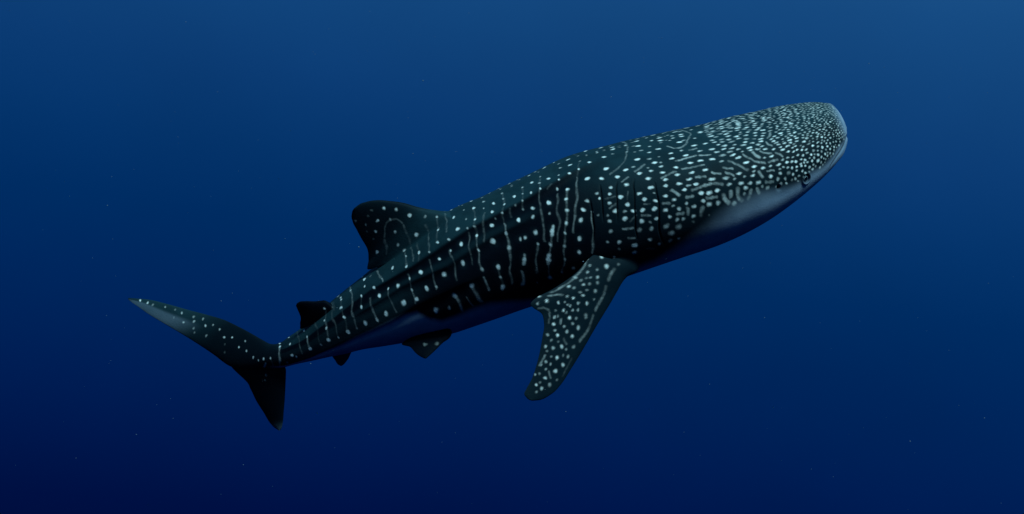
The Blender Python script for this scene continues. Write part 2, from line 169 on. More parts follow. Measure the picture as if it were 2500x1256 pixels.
    (0.827,-0.178,0.96,0.0111,0.3), (0.894,-0.291,0.914,0.011,0.4), (0.816,-0.466,0.769,0.0194,0.9), (0.776,-0.537,0.679,0.0171,0.8), (0.965,-0.189,0.982,0.0089,0.3),
    (1.027,-0.154,1.007,0.0144,0.6), (1.013,-0.304,0.927,0.012,0.6), (1.117,-0.223,0.986,0.0177,1.0), (1.096,-0.422,0.853,0.0184,1.0), (1.139,-0.31,0.941,0.0142,0.5),
    (1.077,-0.322,0.925,0.0109,0.4), (1.088,-0.099,1.035,0.0112,0.4), (1.25,-0.135,1.045,0.0156,0.8), (1.223,-0.256,0.982,0.0121,0.7), (1.204,-0.349,0.922,0.0142,0.7),
    (1.326,-0.155,1.044,0.0222,0.8), (1.294,-0.313,0.954,0.0175,0.8), (1.198,-0.426,0.858,0.0162,0.5), (1.281,-0.416,0.873,0.013,0.4), (1.446,-0.058,1.098,0.0168,0.7),
    (1.41,-0.175,1.042,0.0111,0.6), (1.384,-0.056,1.092,0.0112,0.4), (1.324,-0.032,1.093,0.0113,0.4), (1.53,0.049,1.148,0.0159,0.5), (1.53,-0.105,1.087,0.019,0.9),
    (1.498,-0.225,1.022,0.0199,1.0), (1.639,-0.167,1.065,0.0166,0.7), (1.605,-0.291,0.986,0.0197,0.9), (1.716,-0.033,1.138,0.0214,0.8), (1.778,-0.162,1.081,0.02,0.9),
    (1.825,0.014,1.174,0.0192,0.7), (1.911,0.013,1.189,0.0181,0.8), (1.917,-0.156,1.103,0.0189,0.8), (1.386,-0.384,0.906,0.0185,0.8), (1.484,-0.351,0.936,0.0163,0.6),
    (1.39,-0.435,0.857,0.0184,0.9), (1.521,-0.404,0.89,0.0206,1.0), (1.238,-0.467,0.82,0.0183,0.95), (1.292,-0.5,0.782,0.015,0.7), (0.987,-0.505,0.753,0.0171,0.95),
    (0.909,-0.543,0.691,0.0171,1.0), (1.097,-0.536,0.721,0.0192,0.95), (1.204,-0.524,0.746,0.015,0.7), (1.17,-0.564,0.678,0.0192,0.9), (1.299,-0.537,0.728,0.0182,0.9),
    (1.421,-0.502,0.776,0.0193,0.9), (1.555,-0.466,0.82,0.0183,0.9), (1.641,-0.451,0.836,0.0183,0.9), (1.742,-0.437,0.85,0.0194,0.9), (1.76,-0.348,0.946,0.0196,0.9),
    (1.648,-0.363,0.929,0.0185,0.8), (1.708,-0.273,1.004,0.0176,0.8), (1.796,-0.263,1.018,0.0165,0.7), (1.862,-0.348,0.952,0.0174,0.8), (1.926,-0.406,0.89,0.0184,0.8),
    (1.825,-0.447,0.834,0.0183,0.6), (1.413,-0.544,0.708,0.0192,0.9), (1.548,-0.526,0.729,0.0203,0.9), (1.671,-0.506,0.752,0.0204,0.9), (1.31,-0.571,0.661,0.0192,0.9),
    (1.055,-0.488,0.781,0.0129,0.5), (1.174,-0.502,0.775,0.0118,0.5), (1.29,-0.469,0.82,0.0097,0.5), (0.984,-0.587,0.619,0.0181,0.8), (0.844,-0.591,0.597,0.0149,0.8),
    (0.839,-0.612,0.54,0.0148,0.9), (0.823,-0.633,0.455,0.0159,0.8), (0.725,-0.604,0.543,0.0138,0.6), (0.747,-0.62,0.498,0.0127,0.9), (0.647,-0.618,0.48,0.0127,0.6),
    (0.919,-0.622,0.514,0.018,1.0), (0.986,-0.632,0.448,0.018,1.0), (0.88,-0.639,0.391,0.019,0.9), (0.96,-0.636,0.387,0.0137,0.5), (1.027,-0.632,0.392,0.0169,0.9),
    (0.954,-0.632,0.324,0.018,0.9), (0.828,-0.638,0.304,0.0169,0.8), (0.813,-0.641,0.355,0.0116,0.4), (1.083,-0.615,0.54,0.0159,0.9), (1.181,-0.599,0.593,0.018,0.95),
    (1.13,-0.622,0.492,0.0169,0.9), (1.223,-0.62,0.476,0.0191,1.0), (1.212,-0.61,0.549,0.0127,0.5), (1.109,-0.627,0.399,0.018,0.95), (1.214,-0.62,0.409,0.0212,1.0),
    (1.113,-0.616,0.307,0.0222,0.9), (1.234,-0.608,0.329,0.0159,0.95), (1.181,-0.607,0.298,0.0148,0.4), (1.195,-0.589,0.242,0.0191,0.6), (1.089,-0.599,0.23,0.0191,0.4),
    (1.192,-0.553,0.152,0.0181,0.6), (0.923,-0.586,0.128,0.0191,0.7), (1.058,-0.552,0.101,0.0213,0.8), (0.849,-0.623,0.22,0.0169,0.6), (0.816,-0.599,0.129,0.0149,0.6),
    (1.051,-0.514,0.035,0.0214,0.55), (0.923,-0.561,0.07,0.0149,0.3), (1.267,-0.515,0.112,0.0193,0.5), (0.734,-0.641,0.358,0.0106,0.4), (1.314,-0.59,0.608,0.0191,0.95),
    (1.435,-0.576,0.626,0.0191,1.0), (1.471,-0.587,0.573,0.0191,1.0), (1.312,-0.609,0.523,0.0191,0.95), (1.381,-0.606,0.491,0.0201,0.8), (1.31,-0.611,0.4,0.0212,0.8),
    (1.378,-0.606,0.438,0.0138,0.5), (1.431,-0.598,0.415,0.0212,0.8), (1.344,-0.597,0.341,0.0191,0.8), (1.413,-0.581,0.319,0.0181,0.6), (1.498,-0.592,0.459,0.0159,0.6),
    (1.555,-0.581,0.431,0.0181,0.7), (1.634,-0.573,0.478,0.0192,0.7), (1.624,-0.574,0.549,0.0213,0.9), (1.693,-0.564,0.553,0.0234,0.8), (1.765,-0.552,0.575,0.0213,0.8),
    (1.578,-0.564,0.628,0.0202,1.0), (1.512,-0.573,0.614,0.017,0.6), (1.72,-0.538,0.668,0.0235,0.85), (1.525,-0.553,0.671,0.0192,0.7), (1.836,-0.522,0.679,0.0235,0.6),
    (1.873,-0.53,0.625,0.0192,0.6), (1.686,-0.562,0.45,0.0256,0.7), (1.771,-0.549,0.465,0.0256,0.6), (1.563,-0.565,0.354,0.0192,0.6), (1.473,-0.573,0.326,0.0192,0.6),
    (1.325,-0.578,0.265,0.0255,0.5), (1.439,-0.558,0.262,0.0277,0.4), (1.377,-0.547,0.207,0.0277,0.45), (1.441,-0.506,0.16,0.0171,0.4), (1.366,-0.512,0.141,0.0236,0.3),
    (1.566,-0.549,0.306,0.0171,0.25), (1.697,-0.54,0.361,0.0128,0.25), (2.065,0.013,1.212,0.0178,0.9), (2.065,0.1,1.251,0.0126,0.6), (2.115,-0.073,1.171,0.0177,0.9),
    (2.119,-0.158,1.119,0.0167,0.9), (2.046,-0.153,1.119,0.014,0.6), (2.009,-0.215,1.075,0.0192,0.9), (2.187,-0.08,1.171,0.0124,0.6), (2.275,-0.023,1.209,0.016,0.8),
    (2.26,-0.128,1.142,0.0158,0.9), (2.234,-0.209,1.081,0.014,0.7), (2.202,0.067,1.249,0.0161,0.8), (2.207,0.152,1.288,0.0145,0.6), (2.315,0.122,1.286,0.0162,0.9),
    (2.507,0.119,1.307,0.0162,0.9), (2.542,0.243,1.369,0.0164,0.8), (2.639,0.129,1.323,0.0144,0.8), (2.392,0.033,1.251,0.0134,0.7), (2.354,0.196,1.325,0.0127,0.7),
    (2.308,-0.079,1.177,0.0097,0.5), (2.305,0.02,1.234,0.0107,0.5), (2.398,-0.178,1.108,0.0175,0.9), (2.38,-0.114,1.158,0.0132,0.6), (2.437,-0.041,1.212,0.0124,0.6),
    (2.314,-0.264,1.027,0.0173,0.9), (2.201,-0.275,1.024,0.0173,0.85), (2.143,-0.252,1.048,0.0139,0.5), (2.054,-0.292,1.015,0.0173,0.9), (2.086,-0.345,0.961,0.0189,0.95),
    (1.959,-0.315,0.99,0.0155,0.6), (1.985,-0.362,0.944,0.0146,0.6), (2.019,-0.382,0.921,0.0137,0.6), (1.98,-0.423,0.867,0.0188,0.9), (1.935,-0.401,0.897,0.0188,0.9),
    (2.036,-0.449,0.82,0.0204,0.9), (2.095,-0.458,0.784,0.0204,0.8), (2.185,-0.445,0.774,0.0204,0.85), (2.257,-0.42,0.794,0.0154,0.6), (2.278,-0.375,0.885,0.0189,0.8),
    (2.211,-0.397,0.867,0.0137,0.5), (2.237,-0.336,0.952,0.0172,0.8), (2.207,-0.318,0.979,0.0173,0.6), (2.308,-0.326,0.953,0.0155,0.7), (2.36,-0.29,0.993,0.0147,0.7),
    (2.4,-0.239,1.049,0.0122,0.6), (2.384,-0.32,0.947,0.019,0.9), (2.466,-0.246,1.034,0.0174,0.9), (2.432,-0.292,0.979,0.0156,0.8), (2.539,-0.166,1.116,0.0175,0.9),
    (2.479,-0.159,1.124,0.0123,0.6), (2.537,-0.219,1.059,0.0139,0.8), (2.527,-0.244,1.028,0.013,0.7), (2.502,-0.28,0.981,0.013,0.7), (2.475,-0.294,0.965,0.0112,0.7),
    (2.588,-0.236,1.027,0.0174,0.9), (2.633,-0.238,1.007,0.0157,0.5), (2.521,-0.296,0.944,0.013,0.9), (2.567,-0.284,0.946,0.0139,0.8), (2.611,-0.27,0.952,0.013,0.8),
    (2.489,-0.31,0.929,0.0138,0.9), (2.435,-0.324,0.925,0.0138,0.8), (2.524,-0.314,0.899,0.0121,0.7), (2.571,-0.3,0.898,0.0156,0.7), (2.646,-0.272,0.907,0.0147,0.9),
    (2.678,-0.232,0.992,0.0157,0.9), (2.727,-0.201,1.024,0.0131,0.7), (2.777,-0.157,1.074,0.014,0.9), (2.773,-0.198,0.982,0.0157,0.9), (2.826,-0.168,0.992,0.0131,0.8),
    (2.852,-0.155,0.97,0.014,0.8), (2.9,-0.117,0.993,0.0141,0.8), (2.958,-0.067,1.011,0.0124,0.7), (2.87,-0.115,1.071,0.0132,0.8), (2.93,-0.084,1.045,0.0133,0.8),
    (2.897,-0.122,0.963,0.0123,0.6), (2.797,-0.194,0.921,0.0149,0.8), (2.717,-0.24,0.907,0.0157,0.8), (2.755,-0.216,0.94,0.0148,0.5), (2.673,-0.265,0.878,0.0156,0.7),
    (2.716,-0.243,0.855,0.0191,0.8), (2.681,-0.248,0.948,0.0174,0.5), (2.478,-0.333,0.88,0.0121,0.7), (2.428,-0.348,0.874,0.0112,0.6), (2.339,-0.393,0.812,0.0188,0.8),
    (2.42,-0.364,0.835,0.0146,0.9), (2.465,-0.349,0.839,0.0155,0.8), (2.502,-0.338,0.84,0.0146,0.95), (2.547,-0.318,0.86,0.0121,0.8), (2.586,-0.304,0.855,0.0147,0.9),
    (2.542,-0.326,0.817,0.0121,0.7), (2.574,-0.312,0.831,0.0104,0.7), (2.608,-0.297,0.838,0.0112,0.7), (2.649,-0.278,0.846,0.0147,0.9), (2.383,-0.386,0.79,0.0137,0.6),
    (2.422,-0.375,0.785,0.012,0.6), (2.46,-0.362,0.782,0.0129,0.8), (2.508,-0.342,0.794,0.0129,0.8), (2.549,-0.324,0.799,0.0129,0.8), (2.59,-0.306,0.805,0.0121,0.9),
    (2.633,-0.285,0.794,0.0138,0.7), (2.744,-0.219,0.798,0.0148,0.7), (2.694,-0.252,0.805,0.0122,0.5), (2.51,-0.342,0.763,0.012,0.8), (2.565,-0.316,0.762,0.0112,0.7),
    (2.476,-0.356,0.729,0.0155,0.7), (2.429,-0.376,0.738,0.0189,0.4), (2.344,-0.403,0.768,0.0137,0.5), (2.342,-0.409,0.729,0.0171,0.7), (2.247,-0.444,0.698,0.0204,0.7),
    (2.397,-0.388,0.687,0.0188,0.5), (2.323,-0.418,0.681,0.0188,0.5), (2.462,-0.357,0.676,0.0137,0.4), (2.088,-0.484,0.706,0.0203,0.8), (2.015,-0.498,0.697,0.0144,0.5),
    (1.957,-0.496,0.724,0.0186,0.8), (1.98,-0.513,0.637,0.022,0.7), (2.056,-0.5,0.637,0.0186,0.6), (2.13,-0.483,0.644,0.0212,0.7), (1.921,-0.514,0.677,0.0152,0.5),
    (2.004,-0.509,0.543,0.0169,0.4), (2.226,-0.451,0.603,0.0204,0.5), (0.77,-0.6,0.0,0.0197,0.8), (0.876,-0.527,-0.003,0.0173,0.6), (0.806,-0.619,-0.082,0.0221,0.85),
    (0.913,-0.552,-0.065,0.0173,0.35), (0.72,-0.67,-0.106,0.0146,0.6), (0.665,-0.68,-0.068,0.0122,0.6), (0.637,-0.716,-0.126,0.0146,0.8), (0.665,-0.723,-0.175,0.0133,0.6),
    (0.733,-0.684,-0.169,0.0183,0.7), (0.729,-0.699,-0.216,0.017,0.5), (0.599,-0.778,-0.227,0.0145,0.9), (0.656,-0.745,-0.225,0.0133,0.6), (0.624,-0.744,-0.176,0.0109,0.5),
    (0.575,-0.777,-0.195,0.0121,0.7), (0.529,-0.783,-0.17,0.0169,0.8), (0.648,-0.661,-0.021,0.0146,0.8), (0.701,-0.728,-0.288,0.0194,0.7), (0.63,-0.774,-0.279,0.0133,0.6),
    (0.59,-0.808,-0.325,0.0156,0.8), (0.573,-0.813,-0.293,0.0108,0.6), (0.512,-0.86,-0.343,0.0143,0.95), (0.477,-0.848,-0.245,0.0156,0.9), (0.524,-0.829,-0.256,0.012,0.7),
    (0.462,-0.887,-0.325,0.0131,0.7), (0.438,-0.91,-0.374,0.0095,0.6), (0.382,-0.943,-0.379,0.0166,0.9), (0.283,-0.997,-0.363,0.0177,0.9), (0.216,-1.015,-0.326,0.0153,0.8),
    (0.207,-1.041,-0.381,0.0117,0.6), (0.692,-0.741,-0.358,0.0145,0.4), (0.626,-0.792,-0.391,0.0193,0.75), (0.549,-0.842,-0.387,0.0156,0.6), (0.46,-0.899,-0.397,0.0119,0.6),
    (0.48,-0.887,-0.41,0.0119,0.7), (0.426,-0.922,-0.441,0.0154,0.9), (0.352,-0.963,-0.443,0.013,0.5), (0.508,-0.873,-0.441,0.0143,0.7), (0.552,-0.846,-0.442,0.0144,0.6),
    (0.454,-0.908,-0.461,0.0107,0.6), (0.611,-0.814,-0.489,0.0192,0.55), (0.612,-0.816,-0.508,0.018,0.5), (0.481,-0.898,-0.501,0.0178,0.95), (0.538,-0.865,-0.508,0.0155,0.5),
    (0.345,-0.974,-0.495,0.0165,0.8), (0.344,-0.983,-0.55,0.0165,1.0), (0.377,-0.955,-0.486,0.0095,0.5), (0.503,-0.893,-0.551,0.0167,0.6), (0.433,-0.938,-0.57,0.0142,0.7),
    (0.555,-0.866,-0.585,0.0203,0.7), (0.456,-0.933,-0.616,0.0166,0.7), (0.349,-0.991,-0.603,0.0141,0.6), (0.37,-0.989,-0.645,0.0177,0.95), (0.502,-0.912,-0.657,0.019,0.8),
    (0.285,-1.031,-0.638,0.0164,0.7), (0.317,-1.025,-0.682,0.0153,0.5), (0.377,-0.995,-0.695,0.0118,0.4), (0.406,-0.986,-0.736,0.02,0.85), (0.506,-0.923,-0.747,0.019,0.5),
    (0.272,-1.058,-0.73,0.0152,0.7), (0.336,-1.028,-0.744,0.0176,0.6), (0.444,-0.967,-0.76,0.0118,0.5), (0.284,-1.06,-0.768,0.0105,0.5), (0.467,-0.96,-0.816,0.0177,0.6),
    (0.419,-0.991,-0.809,0.0118,0.4), (0.365,-1.027,-0.825,0.0176,0.9), (0.317,-1.052,-0.813,0.0117,0.5), (0.269,-1.086,-0.851,0.0163,0.8), (0.421,-1.0,-0.882,0.0212,0.8),
    (0.312,-1.067,-0.87,0.0128,0.6), (0.353,-1.053,-0.928,0.021,0.8), (0.276,-1.095,-0.908,0.0116,0.5), (0.236,-1.108,-0.872,0.0116,0.5), (0.232,-1.126,-0.939,0.0104,0.5),
    (0.267,-1.116,-0.981,0.0163,0.8), (0.195,-1.147,-0.946,0.0104,0.6), (0.194,-1.167,-1.026,0.015,0.8), (0.227,-1.145,-1.01,0.0104,0.4), (0.3,-1.106,-1.039,0.0209,0.55),
    (0.24,-1.149,-1.06,0.0162,0.7), (0.198,-1.18,-1.086,0.0161,0.5), (0.363,-1.057,-1.0,0.014,0.4),
]
STREAKS = [   # pale streaks: half width, strength, points
    (0.0087,0.35,[(-0.595,-0.248,0.386),(-0.59,-0.285,0.357),(-0.586,-0.295,0.334),(-0.578,-0.317,0.306),(-0.577,-0.352,0.276),(-0.578,-0.374,0.253),(-0.567,-0.407,0.224)]),
    (0.0073,0.35,[(-0.244,-0.433,0.381),(-0.244,-0.478,0.341),(-0.245,-0.501,0.303)]),
    (0.0073,0.3,[(-0.016,-0.509,0.417),(-0.016,-0.511,0.377),(-0.008,-0.53,0.34)]),
    (0.0073,0.3,[(0.3,-0.509,0.592),(0.315,-0.504,0.61),(0.334,-0.494,0.633)]),
    (0.0085,0.4,[(-0.542,-0.488,0.052),(-0.532,-0.506,0.023),(-0.524,-0.522,-0.002),(-0.516,-0.53,-0.026),(-0.508,-0.53,-0.051),(-0.502,-0.522,-0.072),(-0.499,-0.516,-0.099),(-0.491,-0.516,-0.123),(-0.492,-0.518,-0.152),(-0.488,-0.522,-0.18),(-0.482,-0.523,-0.201)]),
    (0.0085,0.45,[(-0.715,-0.449,-0.025),(-0.709,-0.454,-0.047),(-0.699,-0.47,-0.074),(-0.697,-0.482,-0.097),(-0.688,-0.491,-0.123),(-0.686,-0.485,-0.151),(-0.675,-0.479,-0.173),(-0.671,-0.476,-0.203),(-0.664,-0.48,-0.226),(-0.661,-0.483,-0.252),(-0.654,-0.485,-0.276)]),
    (0.0085,0.45,[(-0.306,-0.516,0.185),(-0.306,-0.535,0.159),(-0.298,-0.549,0.137),(-0.299,-0.557,0.11),(-0.296,-0.556,0.088),(-0.297,-0.549,0.063),(-0.292,-0.545,0.035),(-0.284,-0.546,0.01),(-0.284,-0.548,-0.018),(-0.275,-0.551,-0.043),(-0.273,-0.55,-0.065),(-0.262,-0.547,-0.096),(-0.255,-0.544,-0.117)]),
    (0.0121,0.6,[(-0.244,-0.527,-0.178),(-0.231,-0.517,-0.203),(-0.221,-0.506,-0.232),(-0.217,-0.494,-0.259),(-0.203,-0.481,-0.286)]),
    (0.0158,0.55,[(-0.346,-0.499,-0.248),(-0.331,-0.486,-0.28),(-0.324,-0.479,-0.3),(-0.307,-0.471,-0.321),(-0.295,-0.46,-0.342),(-0.278,-0.445,-0.365),(-0.261,-0.429,-0.386)]),
    (0.0158,0.55,[(-0.493,-0.462,-0.337),(-0.481,-0.454,-0.361),(-0.464,-0.446,-0.386),(-0.452,-0.434,-0.411),(-0.443,-0.413,-0.444),(-0.437,-0.395,-0.467)]),
    (0.0097,0.45,[(-0.392,-0.46,-0.349),(-0.375,-0.449,-0.374),(-0.357,-0.432,-0.4),(-0.339,-0.413,-0.424)]),
    (0.0073,0.35,[(-0.379,-0.497,0.209),(-0.379,-0.499,0.179),(-0.371,-0.508,0.157),(-0.371,-0.525,0.129),(-0.37,-0.541,0.101),(-0.36,-0.552,0.073),(-0.362,-0.552,0.048),(-0.357,-0.543,0.019),(-0.355,-0.539,-0.003),(-0.346,-0.538,-0.028),(-0.341,-0.541,-0.059)]),
    (0.0073,0.3,[(-0.245,-0.501,0.303),(-0.25,-0.5,0.275),(-0.245,-0.504,0.248),(-0.244,-0.517,0.22),(-0.237,-0.543,0.187),(-0.233,-0.556,0.163),(-0.233,-0.561,0.136)]),
    (0.0085,0.45,[(-0.068,-0.538,0.293),(-0.059,-0.56,0.269),(-0.054,-0.573,0.241),(-0.05,-0.573,0.218),(-0.042,-0.567,0.196),(-0.038,-0.566,0.173),(-0.032,-0.568,0.142),(-0.029,-0.572,0.121),(-0.024,-0.576,0.095),(-0.021,-0.577,0.073),(-0.016,-0.576,0.046),(-0.011,-0.573,0.018),(-0.014,-0.569,-0.001),(-0.009,-0.564,-0.029),(-0.01,-0.558,-0.053),(-0.011,-0.552,-0.078),(-0.016,-0.543,-0.104),(-0.017,-0.535,-0.13),(-0.015,-0.527,-0.149),(-0.01,-0.516,-0.178),(-0.007,-0.506,-0.199),(-0.002,-0.491,-0.228)]),
    (0.0144,0.9,[(0.103,-0.58,0.014),(0.106,-0.572,-0.022),(0.11,-0.561,-0.058)]),
    (0.0157,0.55,[(0.089,-0.536,-0.125),(0.092,-0.521,-0.159),(0.091,-0.508,-0.185),(0.095,-0.494,-0.209),(0.096,-0.477,-0.238)]),
    (0.0096,0.45,[(0.221,-0.607,0.108),(0.215,-0.602,0.081),(0.21,-0.597,0.054),(0.207,-0.592,0.034),(0.207,-0.585,0.009),(0.202,-0.577,-0.018),(0.206,-0.569,-0.042),(0.21,-0.559,-0.069),(0.208,-0.551,-0.089),(0.207,-0.541,-0.113),(0.216,-0.529,-0.137)]),
    (0.0073,0.4,[(0.23,-0.499,0.583),(0.229,-0.515,0.556),(0.231,-0.517,0.536),(0.232,-0.523,0.505),(0.239,-0.535,0.483),(0.238,-0.555,0.455),(0.242,-0.576,0.429),(0.245,-0.589,0.405),(0.249,-0.598,0.379),(0.256,-0.603,0.359),(0.265,-0.608,0.334),(0.266,-0.613,0.305),(0.264,-0.616,0.281),(0.271,-0.62,0.261),(0.272,-0.622,0.231),(0.279,-0.623,0.21),(0.278,-0.622,0.186),(0.277,-0.62,0.161),(0.283,-0.617,0.132)]),
    (0.0132,0.9,[(0.347,-0.632,0.261),(0.345,-0.632,0.224),(0.348,-0.63,0.189)]),
    (0.0144,0.9,[(0.315,-0.593,0.018),(0.315,-0.578,-0.022),(0.313,-0.564,-0.058)]),
    (0.0096,0.45,[(0.348,-0.63,0.189),(0.341,-0.628,0.167),(0.34,-0.624,0.142),(0.335,-0.619,0.115),(0.325,-0.612,0.086),(0.318,-0.606,0.065),(0.313,-0.599,0.037),(0.315,-0.593,0.018)]),
    (0.0072,0.35,[(0.399,-0.545,0.545),(0.397,-0.567,0.518),(0.396,-0.584,0.487),(0.389,-0.594,0.463),(0.392,-0.604,0.438),(0.39,-0.611,0.415),(0.398,-0.62,0.39),(0.398,-0.626,0.361),(0.405,-0.631,0.341),(0.405,-0.634,0.311),(0.408,-0.637,0.289),(0.409,-0.638,0.259),(0.403,-0.637,0.233),(0.402,-0.636,0.208),(0.394,-0.634,0.187),(0.395,-0.63,0.157),(0.388,-0.626,0.135)]),
    (0.0085,0.4,[(0.484,-0.54,0.586),(0.476,-0.558,0.56),(0.472,-0.571,0.539),(0.472,-0.587,0.507),(0.469,-0.596,0.485),(0.47,-0.605,0.464),(0.474,-0.614,0.437),(0.471,-0.621,0.414),(0.475,-0.628,0.386),(0.475,-0.633,0.357),(0.471,-0.636,0.339),(0.471,-0.639,0.309),(0.468,-0.64,0.29),(0.466,-0.64,0.266),(0.461,-0.64,0.24),(0.459,-0.638,0.215),(0.458,-0.636,0.19),(0.453,-0.633,0.164),(0.45,-0.629,0.144),(0.449,-0.624,0.119),(0.453,-0.618,0.094),(0.453,-0.611,0.068),(0.446,-0.604,0.046),(0.447,-0.594,0.017),(0.445,-0.586,-0.004),(0.444,-0.576,-0.028),(0.445,-0.563,-0.056),(0.443,-0.552,-0.078),(0.441,-0.54,-0.1),(0.442,-0.522,-0.129)]),
    (0.0097,0.45,[(0.56,-0.466,0.691),(0.567,-0.494,0.662),(0.564,-0.526,0.633),(0.56,-0.545,0.608),(0.566,-0.561,0.585),(0.559,-0.576,0.557),(0.557,-0.589,0.53),(0.558,-0.598,0.508),(0.556,-0.609,0.48),(0.549,-0.616,0.455),(0.553,-0.624,0.428),(0.544,-0.628,0.408),(0.543,-0.634,0.378),(0.537,-0.637,0.353),(0.535,-0.639,0.329),(0.529,-0.641,0.303),(0.527,-0.641,0.278),(0.53,-0.641,0.255),(0.522,-0.64,0.234),(0.521,-0.638,0.209)]),
    (0.0108,0.5,[(0.681,-0.639,0.385),(0.679,-0.641,0.36),(0.681,-0.642,0.336),(0.679,-0.642,0.311),(0.687,-0.641,0.289),(0.687,-0.638,0.257),(0.695,-0.635,0.235),(0.702,-0.631,0.211),(0.701,-0.626,0.185),(0.703,-0.621,0.166),(0.702,-0.614,0.14),(0.698,-0.606,0.111),(0.697,-0.598,0.088),(0.69,-0.591,0.065),(0.685,-0.581,0.039)]),
    (0.0072,0.3,[(0.313,-0.564,-0.058),(0.317,-0.554,-0.08),(0.317,-0.541,-0.107),(0.319,-0.53,-0.128),(0.323,-0.516,-0.151),(0.329,-0.497,-0.178)]),
    (0.0072,0.3,[(-0.121,-0.549,-0.088),(-0.116,-0.541,-0.117),(-0.108,-0.535,-0.138),(-0.1,-0.527,-0.16),(-0.101,-0.517,-0.187),(-0.091,-0.506,-0.213),(-0.088,-0.494,-0.239),(-0.084,-0.481,-0.263)]),
    (0.0062,0.3,[(-0.666,-0.281,0.353),(-0.661,-0.286,0.325),(-0.661,-0.289,0.292),(-0.66,-0.294,0.268),(-0.657,-0.33,0.238),(-0.656,-0.359,0.209),(-0.656,-0.382,0.182),(-0.654,-0.409,0.151),(-0.65,-0.433,0.126)]),
    (0.0062,0.25,[(-0.08,-0.288,0.567),(-0.076,-0.334,0.541),(-0.072,-0.376,0.514),(-0.075,-0.42,0.479),(-0.074,-0.46,0.449),(-0.072,-0.485,0.428),(-0.078,-0.501,0.403),(-0.081,-0.506,0.37),(-0.082,-0.507,0.345),(-0.074,-0.516,0.322),(-0.068,-0.538,0.293)]),
    (0.0062,0.25,[(-0.336,-0.315,0.434),(-0.334,-0.359,0.404),(-0.33,-0.388,0.382),(-0.324,-0.424,0.353),(-0.322,-0.461,0.322),(-0.321,-0.487,0.294),(-0.322,-0.5,0.27),(-0.314,-0.499,0.247),(-0.313,-0.502,0.217),(-0.306,-0.516,0.185)]),
    (0.0062,0.25,[(0.093,-0.351,0.614),(0.09,-0.384,0.59),(0.092,-0.442,0.552),(0.095,-0.479,0.526),(0.095,-0.507,0.497),(0.093,-0.514,0.472),(0.095,-0.516,0.44),(0.095,-0.525,0.412)]),
    (0.0062,0.25,[(0.251,-0.31,0.709),(0.247,-0.354,0.684),(0.243,-0.416,0.645),(0.24,-0.458,0.62),(0.238,-0.496,0.59)]),
    (0.0062,0.25,[(0.6,-0.284,0.849),(0.593,-0.342,0.822),(0.586,-0.391,0.797),(0.581,-0.428,0.768),(0.573,-0.44,0.74),(0.565,-0.452,0.713),(0.56,-0.466,0.691)]),
    (0.0084,0.35,[(-1.115,-0.199,0.026),(-1.119,-0.211,0.057),(-1.121,-0.219,0.079),(-1.124,-0.225,0.101),(-1.135,-0.234,0.131),(-1.131,-0.242,0.152),(-1.133,-0.252,0.181),(-1.132,-0.259,0.202),(-1.134,-0.269,0.231),(-1.127,-0.277,0.253),(-1.118,-0.287,0.282),(-1.107,-0.293,0.303),(-1.089,-0.299,0.325),(-1.068,-0.301,0.332),(-1.04,-0.302,0.34),(-1.019,-0.299,0.333),(-0.995,-0.294,0.318),(-0.973,-0.289,0.303),(-0.958,-0.283,0.281),(-0.943,-0.276,0.259),(-0.937,-0.27,0.239),(-0.927,-0.263,0.214),(-0.92,-0.258,0.188),(-0.915,-0.253,0.166),(-0.908,-0.247,0.138),(-0.904,-0.243,0.112),(-0.889,-0.272,0.088),(-0.877,-0.311,0.06),(-0.874,-0.332,0.036),(-0.874,-0.352,0.01),(-0.87,-0.373,-0.014),(-0.868,-0.391,-0.035)]),
    (0.0074,0.35,[(-0.764,-0.279,0.289),(-0.759,-0.278,0.259),(-0.751,-0.277,0.235),(-0.74,-0.289,0.205),(-0.739,-0.323,0.175),(-0.73,-0.352,0.152),(-0.726,-0.375,0.127),(-0.724,-0.404,0.093),(-0.724,-0.427,0.065),(-0.722,-0.442,0.045)]),
    (0.0065,0.4,[(-0.955,-0.231,0.059),(-0.943,-0.278,0.03),(-0.943,-0.303,0.002),(-0.931,-0.336,-0.028),(-0.93,-0.359,-0.057),(-0.929,-0.38,-0.086)]),
    (0.0094,0.6,[(-1.211,-0.159,-0.128),(-1.192,-0.199,-0.143),(-1.177,-0.235,-0.165),(-1.156,-0.273,-0.188),(-1.136,-0.305,-0.208)]),
    (0.0075,0.45,[(-1.454,-0.075,-0.296),(-1.44,-0.124,-0.322),(-1.435,-0.149,-0.345),(-1.434,-0.169,-0.373),(-1.431,-0.184,-0.395),(-1.426,-0.199,-0.421),(-1.426,-0.209,-0.451),(-1.424,-0.217,-0.473),(-1.425,-0.222,-0.502),(-1.416,-0.229,-0.53)]),
    (0.0073,0.4,[(-0.911,-0.393,-0.154),(-0.905,-0.406,-0.185),(-0.893,-0.421,-0.204),(-0.89,-0.424,-0.23),(-0.883,-0.417,-0.253),(-0.88,-0.413,-0.28),(-0.867,-0.417,-0.305),(-0.86,-0.42,-0.326),(-0.851,-0.422,-0.355),(-0.845,-0.422,-0.372),(-0.842,-0.419,-0.401)]),
    (0.0064,0.4,[(-1.09,-0.341,-0.28),(-1.08,-0.36,-0.307),(-1.081,-0.363,-0.333),(-1.068,-0.355,-0.361),(-1.06,-0.354,-0.386),(-1.051,-0.358,-0.414),(-1.04,-0.361,-0.433),(-1.026,-0.361,-0.461),(-1.009,-0.362,-0.483)]),
    (0.0074,0.45,[(-1.257,-0.285,-0.362),(-1.253,-0.297,-0.39),(-1.244,-0.308,-0.416),(-1.242,-0.305,-0.442),(-1.234,-0.299,-0.471),(-1.226,-0.3,-0.499),(-1.21,-0.304,-0.516),(-1.198,-0.303,-0.543)]),
